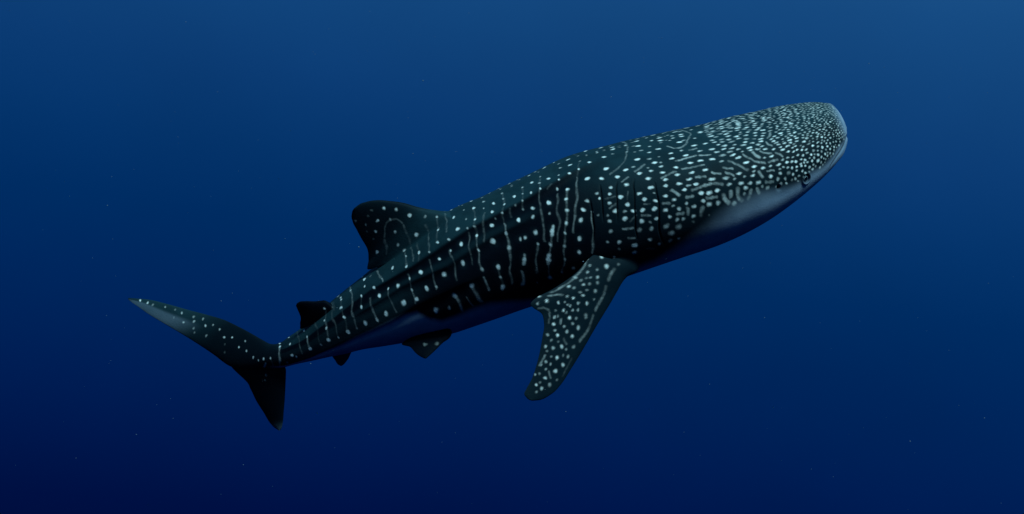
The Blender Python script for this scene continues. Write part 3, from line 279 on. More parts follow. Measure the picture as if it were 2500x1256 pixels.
    (0.0067,0.25,[(-1.644,0.039,-0.412),(-1.641,-0.039,-0.43),(-1.628,-0.064,-0.452),(-1.633,-0.063,-0.481),(-1.622,-0.089,-0.502),(-1.616,-0.109,-0.528),(-1.615,-0.124,-0.559)]),
    (0.0074,0.25,[(-0.846,-0.263,0.198),(-0.845,-0.259,0.171),(-0.836,-0.27,0.138),(-0.835,-0.302,0.109),(-0.83,-0.333,0.08),(-0.821,-0.359,0.056),(-0.819,-0.386,0.023),(-0.816,-0.405,0.002),(-0.816,-0.422,-0.028)]),
    (0.0056,0.25,[(-1.342,-0.227,-0.346),(-1.34,-0.243,-0.382),(-1.339,-0.253,-0.413),(-1.329,-0.267,-0.442)]),
    (0.0057,0.25,[(-1.544,-0.068,-0.384),(-1.54,-0.094,-0.405),(-1.544,-0.113,-0.434),(-1.531,-0.141,-0.462),(-1.52,-0.163,-0.491),(-1.512,-0.174,-0.511),(-1.502,-0.187,-0.541)]),
    (0.0075,0.35,[(-1.692,-0.055,-0.49),(-1.699,-0.041,-0.521),(-1.687,-0.062,-0.547),(-1.68,-0.084,-0.575),(-1.679,-0.097,-0.605),(-1.671,-0.108,-0.625),(-1.667,-0.115,-0.65),(-1.658,-0.122,-0.676),(-1.651,-0.125,-0.7),(-1.647,-0.122,-0.731)]),
    (0.0067,0.3,[(-1.631,0.017,-0.411),(-1.637,-0.052,-0.438),(-1.628,-0.064,-0.452),(-1.623,-0.071,-0.477),(-1.619,-0.096,-0.509),(-1.616,-0.109,-0.528),(-1.606,-0.127,-0.553),(-1.597,-0.141,-0.578),(-1.587,-0.151,-0.603),(-1.579,-0.157,-0.627),(-1.571,-0.16,-0.652),(-1.564,-0.161,-0.677),(-1.557,-0.158,-0.7),(-1.555,-0.151,-0.729)]),
    (0.0065,0.35,[(-1.424,-0.217,-0.473),(-1.415,-0.227,-0.501),(-1.416,-0.229,-0.53),(-1.408,-0.23,-0.56),(-1.401,-0.23,-0.584),(-1.388,-0.229,-0.614),(-1.383,-0.225,-0.636)]),
    (0.0075,0.3,[(-1.792,0.001,-0.594),(-1.778,-0.029,-0.622),(-1.77,-0.05,-0.652),(-1.764,-0.063,-0.68),(-1.755,-0.074,-0.704),(-1.747,-0.08,-0.729),(-1.742,-0.08,-0.763),(-1.728,-0.079,-0.793)]),
    (0.0075,0.6,[(-1.865,-0.004,-0.723),(-1.854,-0.019,-0.748),(-1.845,-0.028,-0.772),(-1.839,-0.031,-0.803),(-1.83,-0.03,-0.833)]),
    (0.0068,0.35,[(-1.978,0.109,-0.709),(-1.965,0.074,-0.729),(-1.957,0.048,-0.755),(-1.946,0.03,-0.778),(-1.936,0.016,-0.805),(-1.927,0.009,-0.829),(-1.92,0.007,-0.852),(-1.917,0.013,-0.882)]),
    (0.0059,0.55,[(-2.146,0.151,-0.825),(-2.139,0.123,-0.853),(-2.138,0.111,-0.882),(-2.136,0.104,-0.904),(-2.134,0.102,-0.928),(-2.134,0.105,-0.95),(-2.141,0.12,-0.982),(-2.144,0.141,-1.007)]),
    (0.0068,0.55,[(-2.23,0.15,-0.939),(-2.22,0.149,-0.97),(-2.216,0.161,-1.001)]),
    (0.0051,0.7,[(-2.287,0.184,-0.984),(-2.304,0.212,-1.021)]),
    (0.0057,0.3,[(-1.501,-0.188,-0.544),(-1.493,-0.195,-0.57),(-1.485,-0.198,-0.595),(-1.482,-0.197,-0.622),(-1.471,-0.197,-0.645),(-1.465,-0.194,-0.667)]),
    (0.0089,0.4,[(1.032,-0.153,1.008),(1.024,-0.212,0.979),(1.021,-0.278,0.943),(1.005,-0.328,0.911),(1.003,-0.362,0.888),(0.988,-0.406,0.852),(0.978,-0.431,0.829),(0.957,-0.452,0.807),(0.942,-0.471,0.786),(0.918,-0.49,0.762),(0.897,-0.5,0.748),(0.871,-0.51,0.732),(0.85,-0.519,0.717)]),
    (0.0088,0.45,[(1.386,-0.284,0.979),(1.411,-0.309,0.964),(1.43,-0.322,0.955),(1.462,-0.316,0.961),(1.49,-0.317,0.962),(1.517,-0.295,0.979),(1.549,-0.272,0.997),(1.562,-0.233,1.022),(1.58,-0.171,1.059),(1.599,-0.124,1.084),(1.625,-0.071,1.112)]),
    (0.0075,0.5,[(1.054,-0.522,0.738),(1.08,-0.513,0.753),(1.107,-0.504,0.767),(1.132,-0.486,0.791),(1.154,-0.476,0.804)]),
    (0.0074,0.5,[(0.943,-0.572,0.647),(0.972,-0.561,0.67),(0.997,-0.553,0.686)]),
    (0.0075,0.55,[(1.427,-0.455,0.836),(1.458,-0.45,0.841),(1.48,-0.442,0.85),(1.507,-0.433,0.86),(1.535,-0.428,0.865),(1.563,-0.419,0.874),(1.591,-0.41,0.884),(1.62,-0.405,0.889)]),
    (0.0065,0.5,[(1.645,-0.406,0.888),(1.679,-0.404,0.89),(1.705,-0.404,0.89),(1.738,-0.398,0.896)]),
    (0.0075,0.5,[(1.467,-0.511,0.759),(1.5,-0.506,0.766),(1.518,-0.503,0.769),(1.554,-0.494,0.781),(1.579,-0.494,0.78),(1.606,-0.486,0.79),(1.636,-0.484,0.791),(1.659,-0.477,0.8)]),
    (0.0064,0.4,[(1.277,-0.565,0.676),(1.299,-0.559,0.686),(1.321,-0.554,0.695),(1.347,-0.548,0.706),(1.367,-0.539,0.72),(1.393,-0.532,0.73),(1.415,-0.526,0.739)]),
    (0.0067,0.4,[(1.764,-0.087,1.119),(1.793,-0.082,1.125),(1.817,-0.085,1.127),(1.846,-0.08,1.134),(1.875,-0.074,1.141)]),
    (0.0065,0.4,[(1.551,-0.349,0.939),(1.585,-0.344,0.945),(1.619,-0.333,0.955)]),
    (0.0116,0.6,[(0.955,-0.618,0.242),(0.985,-0.615,0.243),(1.01,-0.612,0.243),(1.033,-0.611,0.249)]),
    (0.0096,0.6,[(1.001,-0.588,0.162),(1.027,-0.584,0.162),(1.056,-0.58,0.163)]),
    (0.0129,0.3,[(1.161,-0.512,0.07),(1.192,-0.503,0.07),(1.228,-0.495,0.071)]),
    (0.0095,0.4,[(1.123,-0.626,0.449),(1.148,-0.625,0.449),(1.177,-0.623,0.449)]),
    (0.0106,0.5,[(1.108,-0.624,0.356),(1.137,-0.622,0.356),(1.166,-0.619,0.357),(1.187,-0.617,0.355)]),
    (0.0063,0.3,[(0.793,-0.624,0.493),(0.816,-0.623,0.499),(0.843,-0.622,0.507),(0.875,-0.621,0.515)]),
    (0.0085,0.45,[(0.825,-0.638,0.413),(0.849,-0.636,0.432),(0.878,-0.634,0.451)]),
    (0.0085,0.4,[(1.002,-0.625,0.299),(1.028,-0.627,0.324),(1.049,-0.628,0.354)]),
    (0.0085,0.3,[(0.985,-0.61,0.558),(0.975,-0.62,0.522),(0.98,-0.627,0.488)]),
    (0.0149,0.45,[(1.504,-0.587,0.413),(1.504,-0.582,0.383),(1.506,-0.578,0.365)]),
    (0.017,0.4,[(1.627,-0.568,0.418),(1.621,-0.563,0.393),(1.628,-0.555,0.363)]),
    (0.0127,0.5,[(1.408,-0.592,0.362),(1.437,-0.589,0.368),(1.461,-0.587,0.373)]),
    (0.0106,0.4,[(1.284,-0.616,0.453),(1.312,-0.614,0.459),(1.346,-0.61,0.461)]),
    (0.0127,0.5,[(1.368,-0.597,0.568),(1.398,-0.598,0.552),(1.424,-0.598,0.529)]),
    (0.0117,0.5,[(1.537,-0.581,0.57),(1.558,-0.577,0.58),(1.586,-0.573,0.586),(1.608,-0.569,0.596),(1.634,-0.564,0.607),(1.656,-0.559,0.617),(1.679,-0.555,0.622),(1.707,-0.551,0.628),(1.731,-0.547,0.633),(1.762,-0.544,0.629),(1.787,-0.541,0.629),(1.808,-0.539,0.624)]),
    (0.0117,0.5,[(1.491,-0.593,0.509),(1.519,-0.589,0.515),(1.55,-0.585,0.516)]),
    (0.0138,0.45,[(1.67,-0.569,0.504),(1.698,-0.565,0.51),(1.728,-0.56,0.511),(1.755,-0.556,0.518)]),
    (0.0107,0.5,[(1.589,-0.542,0.689),(1.612,-0.538,0.694),(1.642,-0.535,0.694),(1.667,-0.534,0.694)]),
    (0.0181,0.55,[(1.817,-0.545,0.528),(1.817,-0.544,0.5),(1.839,-0.538,0.484),(1.874,-0.528,0.471)]),
    (0.0139,0.45,[(1.88,-0.534,0.562),(1.881,-0.533,0.518)]),
    (0.0107,0.5,[(1.723,-0.515,0.726),(1.758,-0.513,0.723),(1.795,-0.513,0.716)]),
    (0.0107,0.5,[(1.829,-0.483,0.775),(1.85,-0.484,0.771),(1.885,-0.483,0.77),(1.91,-0.483,0.767)]),
    (0.0118,0.45,[(1.851,-0.503,0.73),(1.879,-0.506,0.717),(1.908,-0.507,0.704)]),
    (0.0119,0.5,[(2.201,-0.462,0.65),(2.239,-0.449,0.65),(2.27,-0.438,0.653)]),
    (0.012,0.45,[(2.029,-0.402,0.895),(2.047,-0.414,0.877),(2.076,-0.421,0.861),(2.095,-0.43,0.843),(2.114,-0.435,0.829),(2.145,-0.432,0.824),(2.171,-0.428,0.822),(2.202,-0.422,0.822)]),
    (0.0103,0.5,[(2.241,-0.41,0.831),(2.274,-0.397,0.842),(2.298,-0.39,0.846),(2.326,-0.379,0.857)]),
    (0.0103,0.45,[(2.187,-0.361,0.929),(2.215,-0.367,0.914),(2.245,-0.362,0.914),(2.275,-0.357,0.915)]),
    (0.0095,0.45,[(2.251,-0.279,1.016),(2.266,-0.304,0.987),(2.301,-0.302,0.985)]),
    (0.0171,0.6,[(2.119,-0.38,0.915),(2.139,-0.393,0.893),(2.158,-0.402,0.875)]),
    (0.0119,0.45,[(1.893,-0.444,0.837),(1.919,-0.449,0.83),(1.943,-0.458,0.812),(1.962,-0.465,0.797),(1.985,-0.47,0.784),(2.006,-0.479,0.761),(2.033,-0.478,0.754)]),
    (0.0112,0.45,[(2.326,-0.348,0.915),(2.355,-0.352,0.9),(2.379,-0.354,0.888)]),
    (0.0144,0.5,[(2.145,-0.465,0.736),(2.17,-0.468,0.694)]),
    (0.0085,0.5,[(2.226,-0.443,0.744),(2.26,-0.431,0.752),(2.289,-0.421,0.759)]),
    (0.0152,0.5,[(1.946,-0.522,0.588),(1.94,-0.524,0.564),(1.94,-0.522,0.537),(1.95,-0.517,0.512),(1.965,-0.512,0.5),(1.991,-0.503,0.487)]),
    (0.0135,0.45,[(2.063,-0.499,0.576),(2.064,-0.496,0.548),(2.058,-0.493,0.523),(2.047,-0.492,0.502)]),
    (0.0136,0.45,[(2.124,-0.484,0.593),(2.148,-0.473,0.56)]),
    (0.0061,0.5,[(2.266,-0.235,1.058),(2.298,-0.206,1.083),(2.319,-0.165,1.117)]),
    (0.016,0.45,[(0.881,-0.581,-0.105),(0.861,-0.597,-0.123),(0.842,-0.612,-0.145),(0.834,-0.621,-0.166),(0.826,-0.63,-0.195)]),
    (0.0147,0.4,[(0.802,-0.651,-0.249),(0.802,-0.652,-0.271),(0.791,-0.662,-0.296),(0.787,-0.666,-0.318),(0.774,-0.678,-0.341),(0.755,-0.694,-0.357),(0.747,-0.702,-0.379),(0.731,-0.717,-0.4),(0.715,-0.731,-0.419),(0.705,-0.741,-0.446)]),
    (0.0145,0.4,[(0.683,-0.762,-0.49),(0.677,-0.769,-0.515),(0.664,-0.781,-0.536),(0.659,-0.787,-0.558),(0.653,-0.793,-0.581),(0.638,-0.807,-0.605),(0.626,-0.818,-0.624),(0.607,-0.835,-0.644),(0.595,-0.846,-0.664),(0.573,-0.865,-0.678),(0.561,-0.876,-0.699)]),
    (0.0094,0.5,[(0.298,-0.976,-0.323),(0.319,-0.963,-0.317),(0.347,-0.948,-0.315),(0.375,-0.932,-0.313),(0.403,-0.916,-0.31),(0.425,-0.905,-0.312)]),
    (0.0118,0.5,[(0.432,-0.959,-0.674),(0.451,-0.955,-0.716)]),
    (0.0085,0.5,[(0.643,-0.67,-0.031),(0.626,-0.686,-0.051),(0.618,-0.7,-0.073),(0.598,-0.717,-0.094),(0.578,-0.733,-0.114),(0.569,-0.746,-0.132),(0.549,-0.762,-0.148),(0.529,-0.779,-0.163),(0.509,-0.8,-0.184),(0.488,-0.817,-0.198),(0.467,-0.837,-0.218),(0.446,-0.854,-0.231),(0.426,-0.87,-0.243),(0.406,-0.885,-0.255),(0.377,-0.908,-0.271),(0.354,-0.922,-0.278),(0.331,-0.936,-0.284),(0.311,-0.952,-0.293)]),
    (0.0082,0.45,[(0.221,-1.035,-0.418),(0.251,-1.019,-0.418),(0.278,-1.004,-0.416),(0.3,-0.992,-0.432),(0.299,-0.992,-0.457),(0.31,-0.99,-0.488),(0.301,-0.998,-0.513),(0.302,-1.002,-0.535)]),
    (0.0082,0.5,[(0.266,-1.077,-0.802),(0.251,-1.091,-0.829),(0.239,-1.1,-0.845),(0.223,-1.114,-0.872)]),
    (0.0107,0.25,[(0.498,-0.938,-0.836),(0.482,-0.953,-0.861),(0.47,-0.964,-0.879),(0.463,-0.971,-0.899),(0.445,-0.987,-0.918),(0.432,-0.999,-0.938),(0.423,-1.007,-0.959),(0.409,-1.02,-0.98)]),
    (0.0093,0.5,[(0.301,-1.085,-0.929),(0.304,-1.089,-0.955),(0.31,-1.09,-0.983)]),
    (0.0107,0.5,[(0.408,-0.942,-0.51),(0.403,-0.951,-0.546)]),
]


NU, NT = 1500, 640
def catmull(t, ts, ys):
    """Non-uniform cubic Hermite through the rows of ys at ts."""
    ys = np.asarray(ys, float)
    if ys.ndim == 1: return catmull(t, ts, ys[:, None])[:, 0]
    m = np.gradient(ys, ts, axis=0)
    k = np.clip(np.searchsorted(ts, t, 'right') - 1, 0, len(ts) - 2)
    h = (ts[k + 1] - ts[k])[:, None]; x = ((t - ts[k]) / (ts[k + 1] - ts[k]))[:, None]
    return ((2*x**3 - 3*x**2 + 1) * ys[k] + (x**3 - 2*x**2 + x) * h * m[k]
            + (-2*x**3 + 3*x**2) * ys[k + 1] + (x**3 - x**2) * h * m[k + 1])
def smooth(e0, e1, x):
    x = np.clip((x - e0) / (e1 - e0), 0, 1)
    return x * x * (3 - 2 * x)

def station_frames():
    """Dense stations from the snout (0) to the tip of the tail: top, bottom, depth, aspect, roll, exponent."""
    A = np.array(STATIONS, float)                     # tx tz bx bz y aspect roll yaw
    d = np.hypot(np.diff((A[:, 0] + A[:, 2]) / 2), np.diff((A[:, 1] + A[:, 3]) / 2))
    d = d + .35 * (np.hypot(np.diff(A[:, 0]), np.diff(A[:, 1])) + np.hypot(np.diff(A[:, 2]), np.diff(A[:, 3])))
    ts = np.concatenate([[0], np.cumsum(d)])
    t = np.linspace(0, ts[-1], NU)
    Q = catmull(t, ts, A)
    s = np.interp(t, ts, np.arange(len(ts)))          # station number, fractional
    return Q, s

def body_grid():
    Q, s = station_frames()
    th = 2 * np.pi * np.arange(NT) / NT               # 0 at the back, 90 degrees on the right flank
    T = np.stack([Q[:, 0], np.zeros(NU), Q[:, 1]], 1); B = np.stack([Q[:, 2], np.zeros(NU), Q[:, 3]], 1)
    y0 = Q[:, 4]; asp = Q[:, 5]; ph = np.radians(Q[:, 6])
    N = T - B; H = np.linalg.norm(N, axis=1); N /= H[:, None]
    yaw = np.radians(Q[:, 7])                         # the body bends in a shallow arc
    Cc = np.stack([-np.sin(yaw), -np.cos(yaw), 0 * yaw], 1)[:, None, :]
    N[:, 1] = -N[:, 0] * np.tan(yaw)
    ex = np.interp(s, [0, 6, 12, 20, 29, 32, 41], [.86, .86, .9, .95, .95, 1.1, 1.2])
    zb = np.interp(s, [0, 5, 10, 20, 29, 33, 41], [.8, .8, .88, .95, .9, 1, 1])
    sn, cs = np.sin(th), np.cos(th)
    y = asp[:, None] * np.sign(sn) * np.abs(sn) ** ex[:, None]
    z = np.sign(cs) * np.abs(cs) ** ex[:, None]
    z = np.where(z < 0, z * zb[:, None], z)
    deg = np.degrees(np.where(th > np.pi, 2 * np.pi - th, th))[None, :]
    rad = np.ones_like(y)                             # ridges along the back and flanks
    for pts, amp in RIDGES:
        ps = np.array(pts)
        tk = np.interp(s, ps[:, 0], ps[:, 1])[:, None]
        win = (smooth(ps[0, 0], ps[0, 0] + 1.6, s) * (1 - smooth(ps[-1, 0] - 1.0, ps[-1, 0] + .3, s)))[:, None]
        dl = deg - tk
        up = np.exp(-(dl / 9.0) ** 2); dn = np.exp(-(dl / 3.0) ** 2)
        rad += amp * win * (np.where(dl < 0, up, dn) - .55 * np.exp(-((dl - 8.5) / 5.0) ** 2))
    win = (smooth(11, 14, s) * (1 - smooth(19.5, 21, s)))[:, None]
    rad += .012 * win * np.exp(-(deg / 4.0) ** 2)
    cp, sp_ = np.cos(ph)[:, None], np.sin(ph)[:, None]
    n0, n1 = (z * cp - y * sp_).min(1), (z * cp - y * sp_).max(1)
    y = y * rad; z = z * rad
    n = z * cp - y * sp_; c = z * sp_ + y * cp
    b = H / (n1 - n0)
    V = (B[:, None, :] + N[:, None, :] * ((n - n0[:, None]) * b[:, None])[..., None]
         + Cc * (c * b[:, None])[..., None])
    V[:, :, 1] += y0[:, None]
    return V, s, th

def fin_rings(V, spec, mirror=False):
    """Loop of grid vertices round the root strip and the rings lofted from it out to the tip."""
    i0, i1, j0, j1 = spec['strip']
    if mirror: j0, j1 = -j1, -j0
    jm = (j0 + j1) // 2
    path = [(i0, j) for j in range(jm, j1)] + [(i, j1) for i in range(i0, i1)] \
        + [(i1, j) for j in range(j1, j0, -1)] + [(i, j0) for i in range(i1, i0, -1)] + [(i0, j) for j in range(j0, jm)]
    path = np.array(path)
    idx = path[:, 0] * NT + path[:, 1] % NT
    hw = max(j1 - jm, jm - j0)
    c = np.clip((path[:, 0] - i0) / (i1 - i0), 0, 1)
    w = np.clip((path[:, 1] - jm) / hw, -1, 1)
    S = np.array(spec['sections'], float)             # t lx ly lz tx ty tz half_thickness
    if mirror:
        o = np.array(spec['mirror'][0]); nn = np.array(spec['mirror'][1])
        for a in (1, 4):
            S[:, a:a + 3] -= 2 * ((S[:, a:a + 3] - o) @ nn)[:, None] * nn
    K = spec['rings']
    t = np.linspace(0, 1, K)
    Q = catmull(t, S[:, 0], S[:, 1:])
    Lp, Tp, hk = Q[:, 0:3], Q[:, 3:6], Q[:, 6]
    mid = len(S) // 2
    ch = S[mid, 4:7] - S[mid, 1:4]; span = (S[-1, 1:4] + S[-1, 4:7] - S[0, 1:4] - S[0, 4:7])
    Nn = np.cross(ch, span); Nn /= np.linalg.norm(Nn)
    if spec.get('normal') is not None:
        Nn = np.array(spec['normal'], float)
        if mirror: Nn = Nn - 2 * (Nn @ nn) * nn
    gj = V[(i0 + i1) // 2, j1 % NT] - V[(i0 + i1) // 2, j0 % NT]
    if Nn @ gj < 0: Nn = -Nn
    f = .10 + .90 * np.clip(np.sqrt(c) * (1 - c) ** .9 / .40, 0, 1)
    bulge = np.where(c <= 0, -(1 - w ** 2), np.where(c >= 1, (1 - w ** 2), 0)) * .012
    rings = []
    root = V.reshape(-1, 3)[idx]
    tf = spec.get('fillet', 0)
    for k in range(K):
        P = Lp[k] + (Tp[k] - Lp[k]) * (c + bulge)[:, None] + Nn * (w * f * hk[k])[:, None]
        if tf:
            be = max(0, 1 - t[k] / tf) ** 2.2
            P = P * (1 - be) + root * be
        if k > 0 or not tf: rings.append(P)
    return idx, rings, (i0, i1, j0, j1)

def build_body():
    V, s, th = body_grid()
    verts = [V.reshape(-1, 3)]
    nv = NU * NT
    keep = np.ones((NU - 1, NT), bool)
    faces = []
    mirror = np.arange(NU * NT).reshape(NU, NT)[:, (-np.arange(NT)) % NT].reshape(-1)
    mirrors = [mirror]
    zone = [np.zeros(nv, int)]
    tt = [np.zeros(nv)]
    cc = [np.zeros(nv)]
    for zi, spec in enumerate(FINS):
        for side in ((False, True) if spec['pair'] else (False,)):
            idx, rings, (i0, i1, j0, j1) = fin_rings(V, spec, side)
            jj = np.arange(j0, j1) % NT
            keep[i0:i1, jj] = False
            m = len(idx)
            prev = idx
            base = nv
            for k, P in enumerate(rings):
                cur = base + np.arange(m)
                faces.append(np.stack([prev, np.roll(prev, -1), np.roll(cur, -1), cur], 1))
                prev = cur; base += m
            verts += rings
            n_new = m * len(rings)
            zone.append(np.full(n_new, zi + 1))
            tt.append(np.repeat(np.linspace(0, 1, len(rings)), m))
            # tip: close the last ring with a fan
            tip = rings[-1].mean(0)
            verts.append(tip[None, :]); zone.append(np.array([zi + 1])); tt.append(np.array([1.]))
            tipi = base
            faces.append(np.stack([prev, np.roll(prev, -1), np.full(m, tipi), np.full(m, tipi)], 1))
            if spec['pair']:
                # a copy on the other side: reversed loop order maps vertex q to (m - q) % m
                other = (nv + n_new + 1) if not side else (nv - n_new - 1)
                q = (-np.arange(m)) % m
                mirrors.append(np.concatenate([(other + r * m + q) for r in range(len(rings))] + [np.array([other + n_new])]))
            else:
                q = (-np.arange(m)) % m
                mirrors.append(np.concatenate([(nv + r * m + q) for r in range(len(rings))] + [np.array([nv + n_new])]))
            nv += n_new + 1
    ii, jj = np.nonzero(keep)
    a = ii * NT + jj; b2 = ii * NT + (jj + 1) % NT
    faces.append(np.stack([a, b2, b2 + NT, a + NT], 1))
    # snout and tail caps
    for i in (0, NU - 1):
        ring = i * NT + np.arange(NT)
        verts.append(V[i].mean(0)[None, :]); zone.append(np.array([0])); tt.append(np.array([0.]))
        mirrors.append(np.array([nv]))
        faces.append(np.stack([ring, np.roll(ring, -1), np.full(NT, nv), np.full(NT, nv)], 1)); nv += 1
    return (np.concatenate(verts), np.concatenate(faces), np.concatenate(mirrors),
            np.concatenate(zone), np.concatenate(tt), s, th)

# ------------------------------------------------------------------ skin relief and pattern
VERTS, FACES, MIRROR, ZONE, SPAN, S_ST, TH = build_body()

def vertex_normals(V, F):
    fn = np.cross(V[F[:, 2]] - V[F[:, 0]], V[F[:, 3]] - V[F[:, 1]])
    vn = np.zeros_like(V)
    for k in range(4):
        for a in range(3):
            vn[:, a] += np.bincount(F[:, k], fn[:, a], len(V))
    return vn / (np.linalg.norm(vn, axis=1)[:, None] + 1e-15)
NORM = vertex_normals(VERTS, FACES)
axis = VERTS[:NU * NT].reshape(NU, NT, 3).mean(1)
if ((VERTS[:NU * NT].reshape(NU, NT, 3) - axis[:, None]) * NORM[:NU * NT].reshape(NU, NT, 3)).sum() < 0:
    FACES = FACES[:, ::-1].copy(); NORM = -NORM

order = np.argsort(VERTS[:, 0]); XS = VERTS[order, 0]
def near(p, r):
    """Vertices within r of p along x, y and z."""
    a, b = np.searchsorted(XS, (p[0] - r, p[0] + r))
    q = order[a:b]
    d = np.abs(VERTS[q] - p)
    return q[(d[:, 1] < r) & (d[:, 2] < r)]
def seg_dist(V, a, b):
    ab = b - a; t = np.clip(((V - a) @ ab) / max(ab @ ab, 1e-12), 0, 1)
    return np.linalg.norm(V - a - t[:, None] * ab, axis=1), t

# creases: mouth, gill slits, spiracle
rng = np.random.default_rng(4)
PUSH = np.zeros(len(VERTS)); CREASE = np.zeros(len(VERTS))
def relax(pts, n=3):
    pts = np.array(pts)
    for _ in range(n): pts[1:-1] = (pts[:-2] + 2 * pts[1:-1] + pts[2:]) / 4
    return pts
def crease(pts, depth, width, dark, ends=(.15, .25)):
    pts = relax(pts); n = len(pts) - 1
    for k in range(n):
        q = near((pts[k] + pts[k + 1]) / 2, width * 4 + np.linalg.norm(pts[k + 1] - pts[k]))
        q = q[ZONE[q] == 0]
        if not len(q): continue
        d, t = seg_dist(VERTS[q], pts[k], pts[k + 1])
        pos = (k + t) / n
        e = np.clip(np.minimum(pos / ends[0], (1 - pos) / ends[1]), 0, 1)
        PUSH[q] = np.minimum(PUSH[q], -depth * np.exp(-(d / width) ** 2) * e)
        CREASE[q] = np.maximum(CREASE[q], dark * np.exp(-(d / width) ** 2) * e)
for g in GILLS: crease(g, .014, .0060, .9)
k0 = int(np.argmin(np.linalg.norm(VERTS[:NU * NT] - np.array(MOUTH[0]), axis=1)))
mi, mj = divmod(k0, NT)
ms, ma = S_ST[mi], math.degrees(TH[mj])
front = []
for f in np.linspace(0, .97, 60):                       # round the front of the snout to the midline
    s_ = np.interp(f, [0, .5, 1], [.9, 2.4, ms]); a_ = np.interp(f, [0, .25, .5, 1], [180, 130, 100, ma])
    front.append(tuple(VERTS[int(np.searchsorted(S_ST, s_)) * NT + int(a_ / 360 * NT)]))
crease(front + list(MOUTH), .011, .013, 1.0, (.001, .05))
q = near(np.array(SPIRACLE[0]), .08)
d = np.linalg.norm(VERTS[q] - np.array(SPIRACLE[0]), axis=1)
PUSH[q] = np.minimum(PUSH[q], -.03 * np.exp(-(d / .020) ** 2)); CREASE[q] = np.maximum(CREASE[q], np.exp(-(d / .022) ** 4))
q = near(np.array(EYE[0]), .14)
d = np.linalg.norm(VERTS[q] - np.array(EYE[0]), axis=1)
PUSH[q] += .012 * np.exp(-((d - .046) / .014) ** 2) - .020 * np.exp(-(d / .034) ** 4)
CREASE[q] = np.maximum(CREASE[q], .8 * np.exp(-((d - .036) / .007) ** 2))

# grid coordinates and the run of the skin along the body
GS = np.repeat(S_ST, NT); GA = np.tile(np.degrees(np.where(TH > np.pi, 2 * np.pi - TH, TH)), NU)
RUN = np.zeros_like(VERTS)
gv = VERTS[:NU * NT].reshape(NU, NT, 3)
rn = np.gradient(gv, axis=0); RUN[:NU * NT] = (rn / (np.linalg.norm(rn, axis=2)[..., None] + 1e-12)).reshape(-1, 3)
STRETCH = np.ones(len(VERTS))          # spots drawn out along the head, across the flank
STRETCH[:NU * NT] = np.interp(GS, [0, 3, 9, 12, 14, 16, 24, 30], [1.8, 2.4, 2.4, 2.0, 1.2, .70, .75, .8])
low = smooth(55, 80, GA) * (GS < 14)
STRETCH[:NU * NT] = STRETCH[:NU * NT] * (1 - low) + 1.15 * low

# dark skin above, pale belly below
BZ = np.array(BELLY)
soft = np.interp(GS, [0, 4, 8, 10, 12, 20, 30], [9, 9, 8, 13, 12, 6, 3])
tb = np.interp(GS, BZ[:, 0], BZ[:, 1])
PALE = np.zeros(len(VERTS))
PALE[:NU * NT] = np.maximum(smooth(-1, 1, (GA - tb) / soft) * (1 - smooth(29.5, 31, GS)), .85 * (1 - smooth(1.8, 4.2, GS)))  # snout front too: pale lip, with rim light put into the colour
PALE[:NU * NT] = np.maximum(PALE[:NU * NT], .24 * smooth(35.2, 37, GS) * smooth(70, 100, GA))

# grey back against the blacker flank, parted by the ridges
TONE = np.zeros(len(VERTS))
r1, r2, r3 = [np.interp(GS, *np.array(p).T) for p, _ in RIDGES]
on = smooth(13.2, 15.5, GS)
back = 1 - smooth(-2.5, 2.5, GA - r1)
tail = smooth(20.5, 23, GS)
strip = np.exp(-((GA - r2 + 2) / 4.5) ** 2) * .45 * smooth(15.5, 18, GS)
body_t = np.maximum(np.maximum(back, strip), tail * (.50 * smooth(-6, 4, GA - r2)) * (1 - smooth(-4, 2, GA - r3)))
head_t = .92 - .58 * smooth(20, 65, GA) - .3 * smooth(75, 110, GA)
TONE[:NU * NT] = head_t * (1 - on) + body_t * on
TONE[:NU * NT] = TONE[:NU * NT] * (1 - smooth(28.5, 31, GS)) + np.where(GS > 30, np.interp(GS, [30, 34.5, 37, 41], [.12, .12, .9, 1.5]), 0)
for zi, spec in enumerate(FINS):
    z_ = ZONE == zi + 1
    if spec['name'] == 'pectoral': TONE[z_] = .26
    elif spec['name'] == 'dorsal': TONE[z_] = .24 + .7 * (1 - smooth(0, .42, SPAN[z_]))
    elif spec['name'] == 'anal': PALE[z_] = .12
    elif spec['name'] == 'caudal_low':
        PALE[z_] = .15 * smooth(.85, 1, SPAN[z_])
        TONE[z_] = .05 + .5 * smooth(.8, 1, SPAN[z_])

# the pale pattern
SPOT = np.zeros(len(VERTS))
WOB = VERTS.copy()                     # nothing on a hide is a true circle
for wl, am in ((.16, .0026), (.07, .0016), (.035, .0010)):
    for _ in range(3):
        kv = rng.normal(size=3); kv *= 2 * math.pi / wl / np.linalg.norm(kv)
        WOB += am * np.sin(VERTS @ kv + rng.uniform(0, 6.28))[:, None] * rng.normal(size=3)
def falloff(x): return 1 - smooth(.15, 1.5, x)
def dab(p, r, b):
    q = near(p, r * 3)
    if not len(q): return
    v = WOB[q] - p
    q0 = q[(v * v).sum(1).argmin()]
    st = STRETCH[q0]; al = v @ RUN[q0]
    d = np.sqrt(np.maximum((v * v).sum(1) - al ** 2, 0) * st + al ** 2 / st) / r
    ok = NORM[q] @ NORM[q0] > .1
    SPOT[q] = np.maximum(SPOT[q], b * falloff(d) * ok)
    if ZONE[q0] == 0 and GS[q0] > 15: TONE[q] = np.maximum(TONE[q], .30 * b * np.exp(-(d / 2.2) ** 2) * ok)
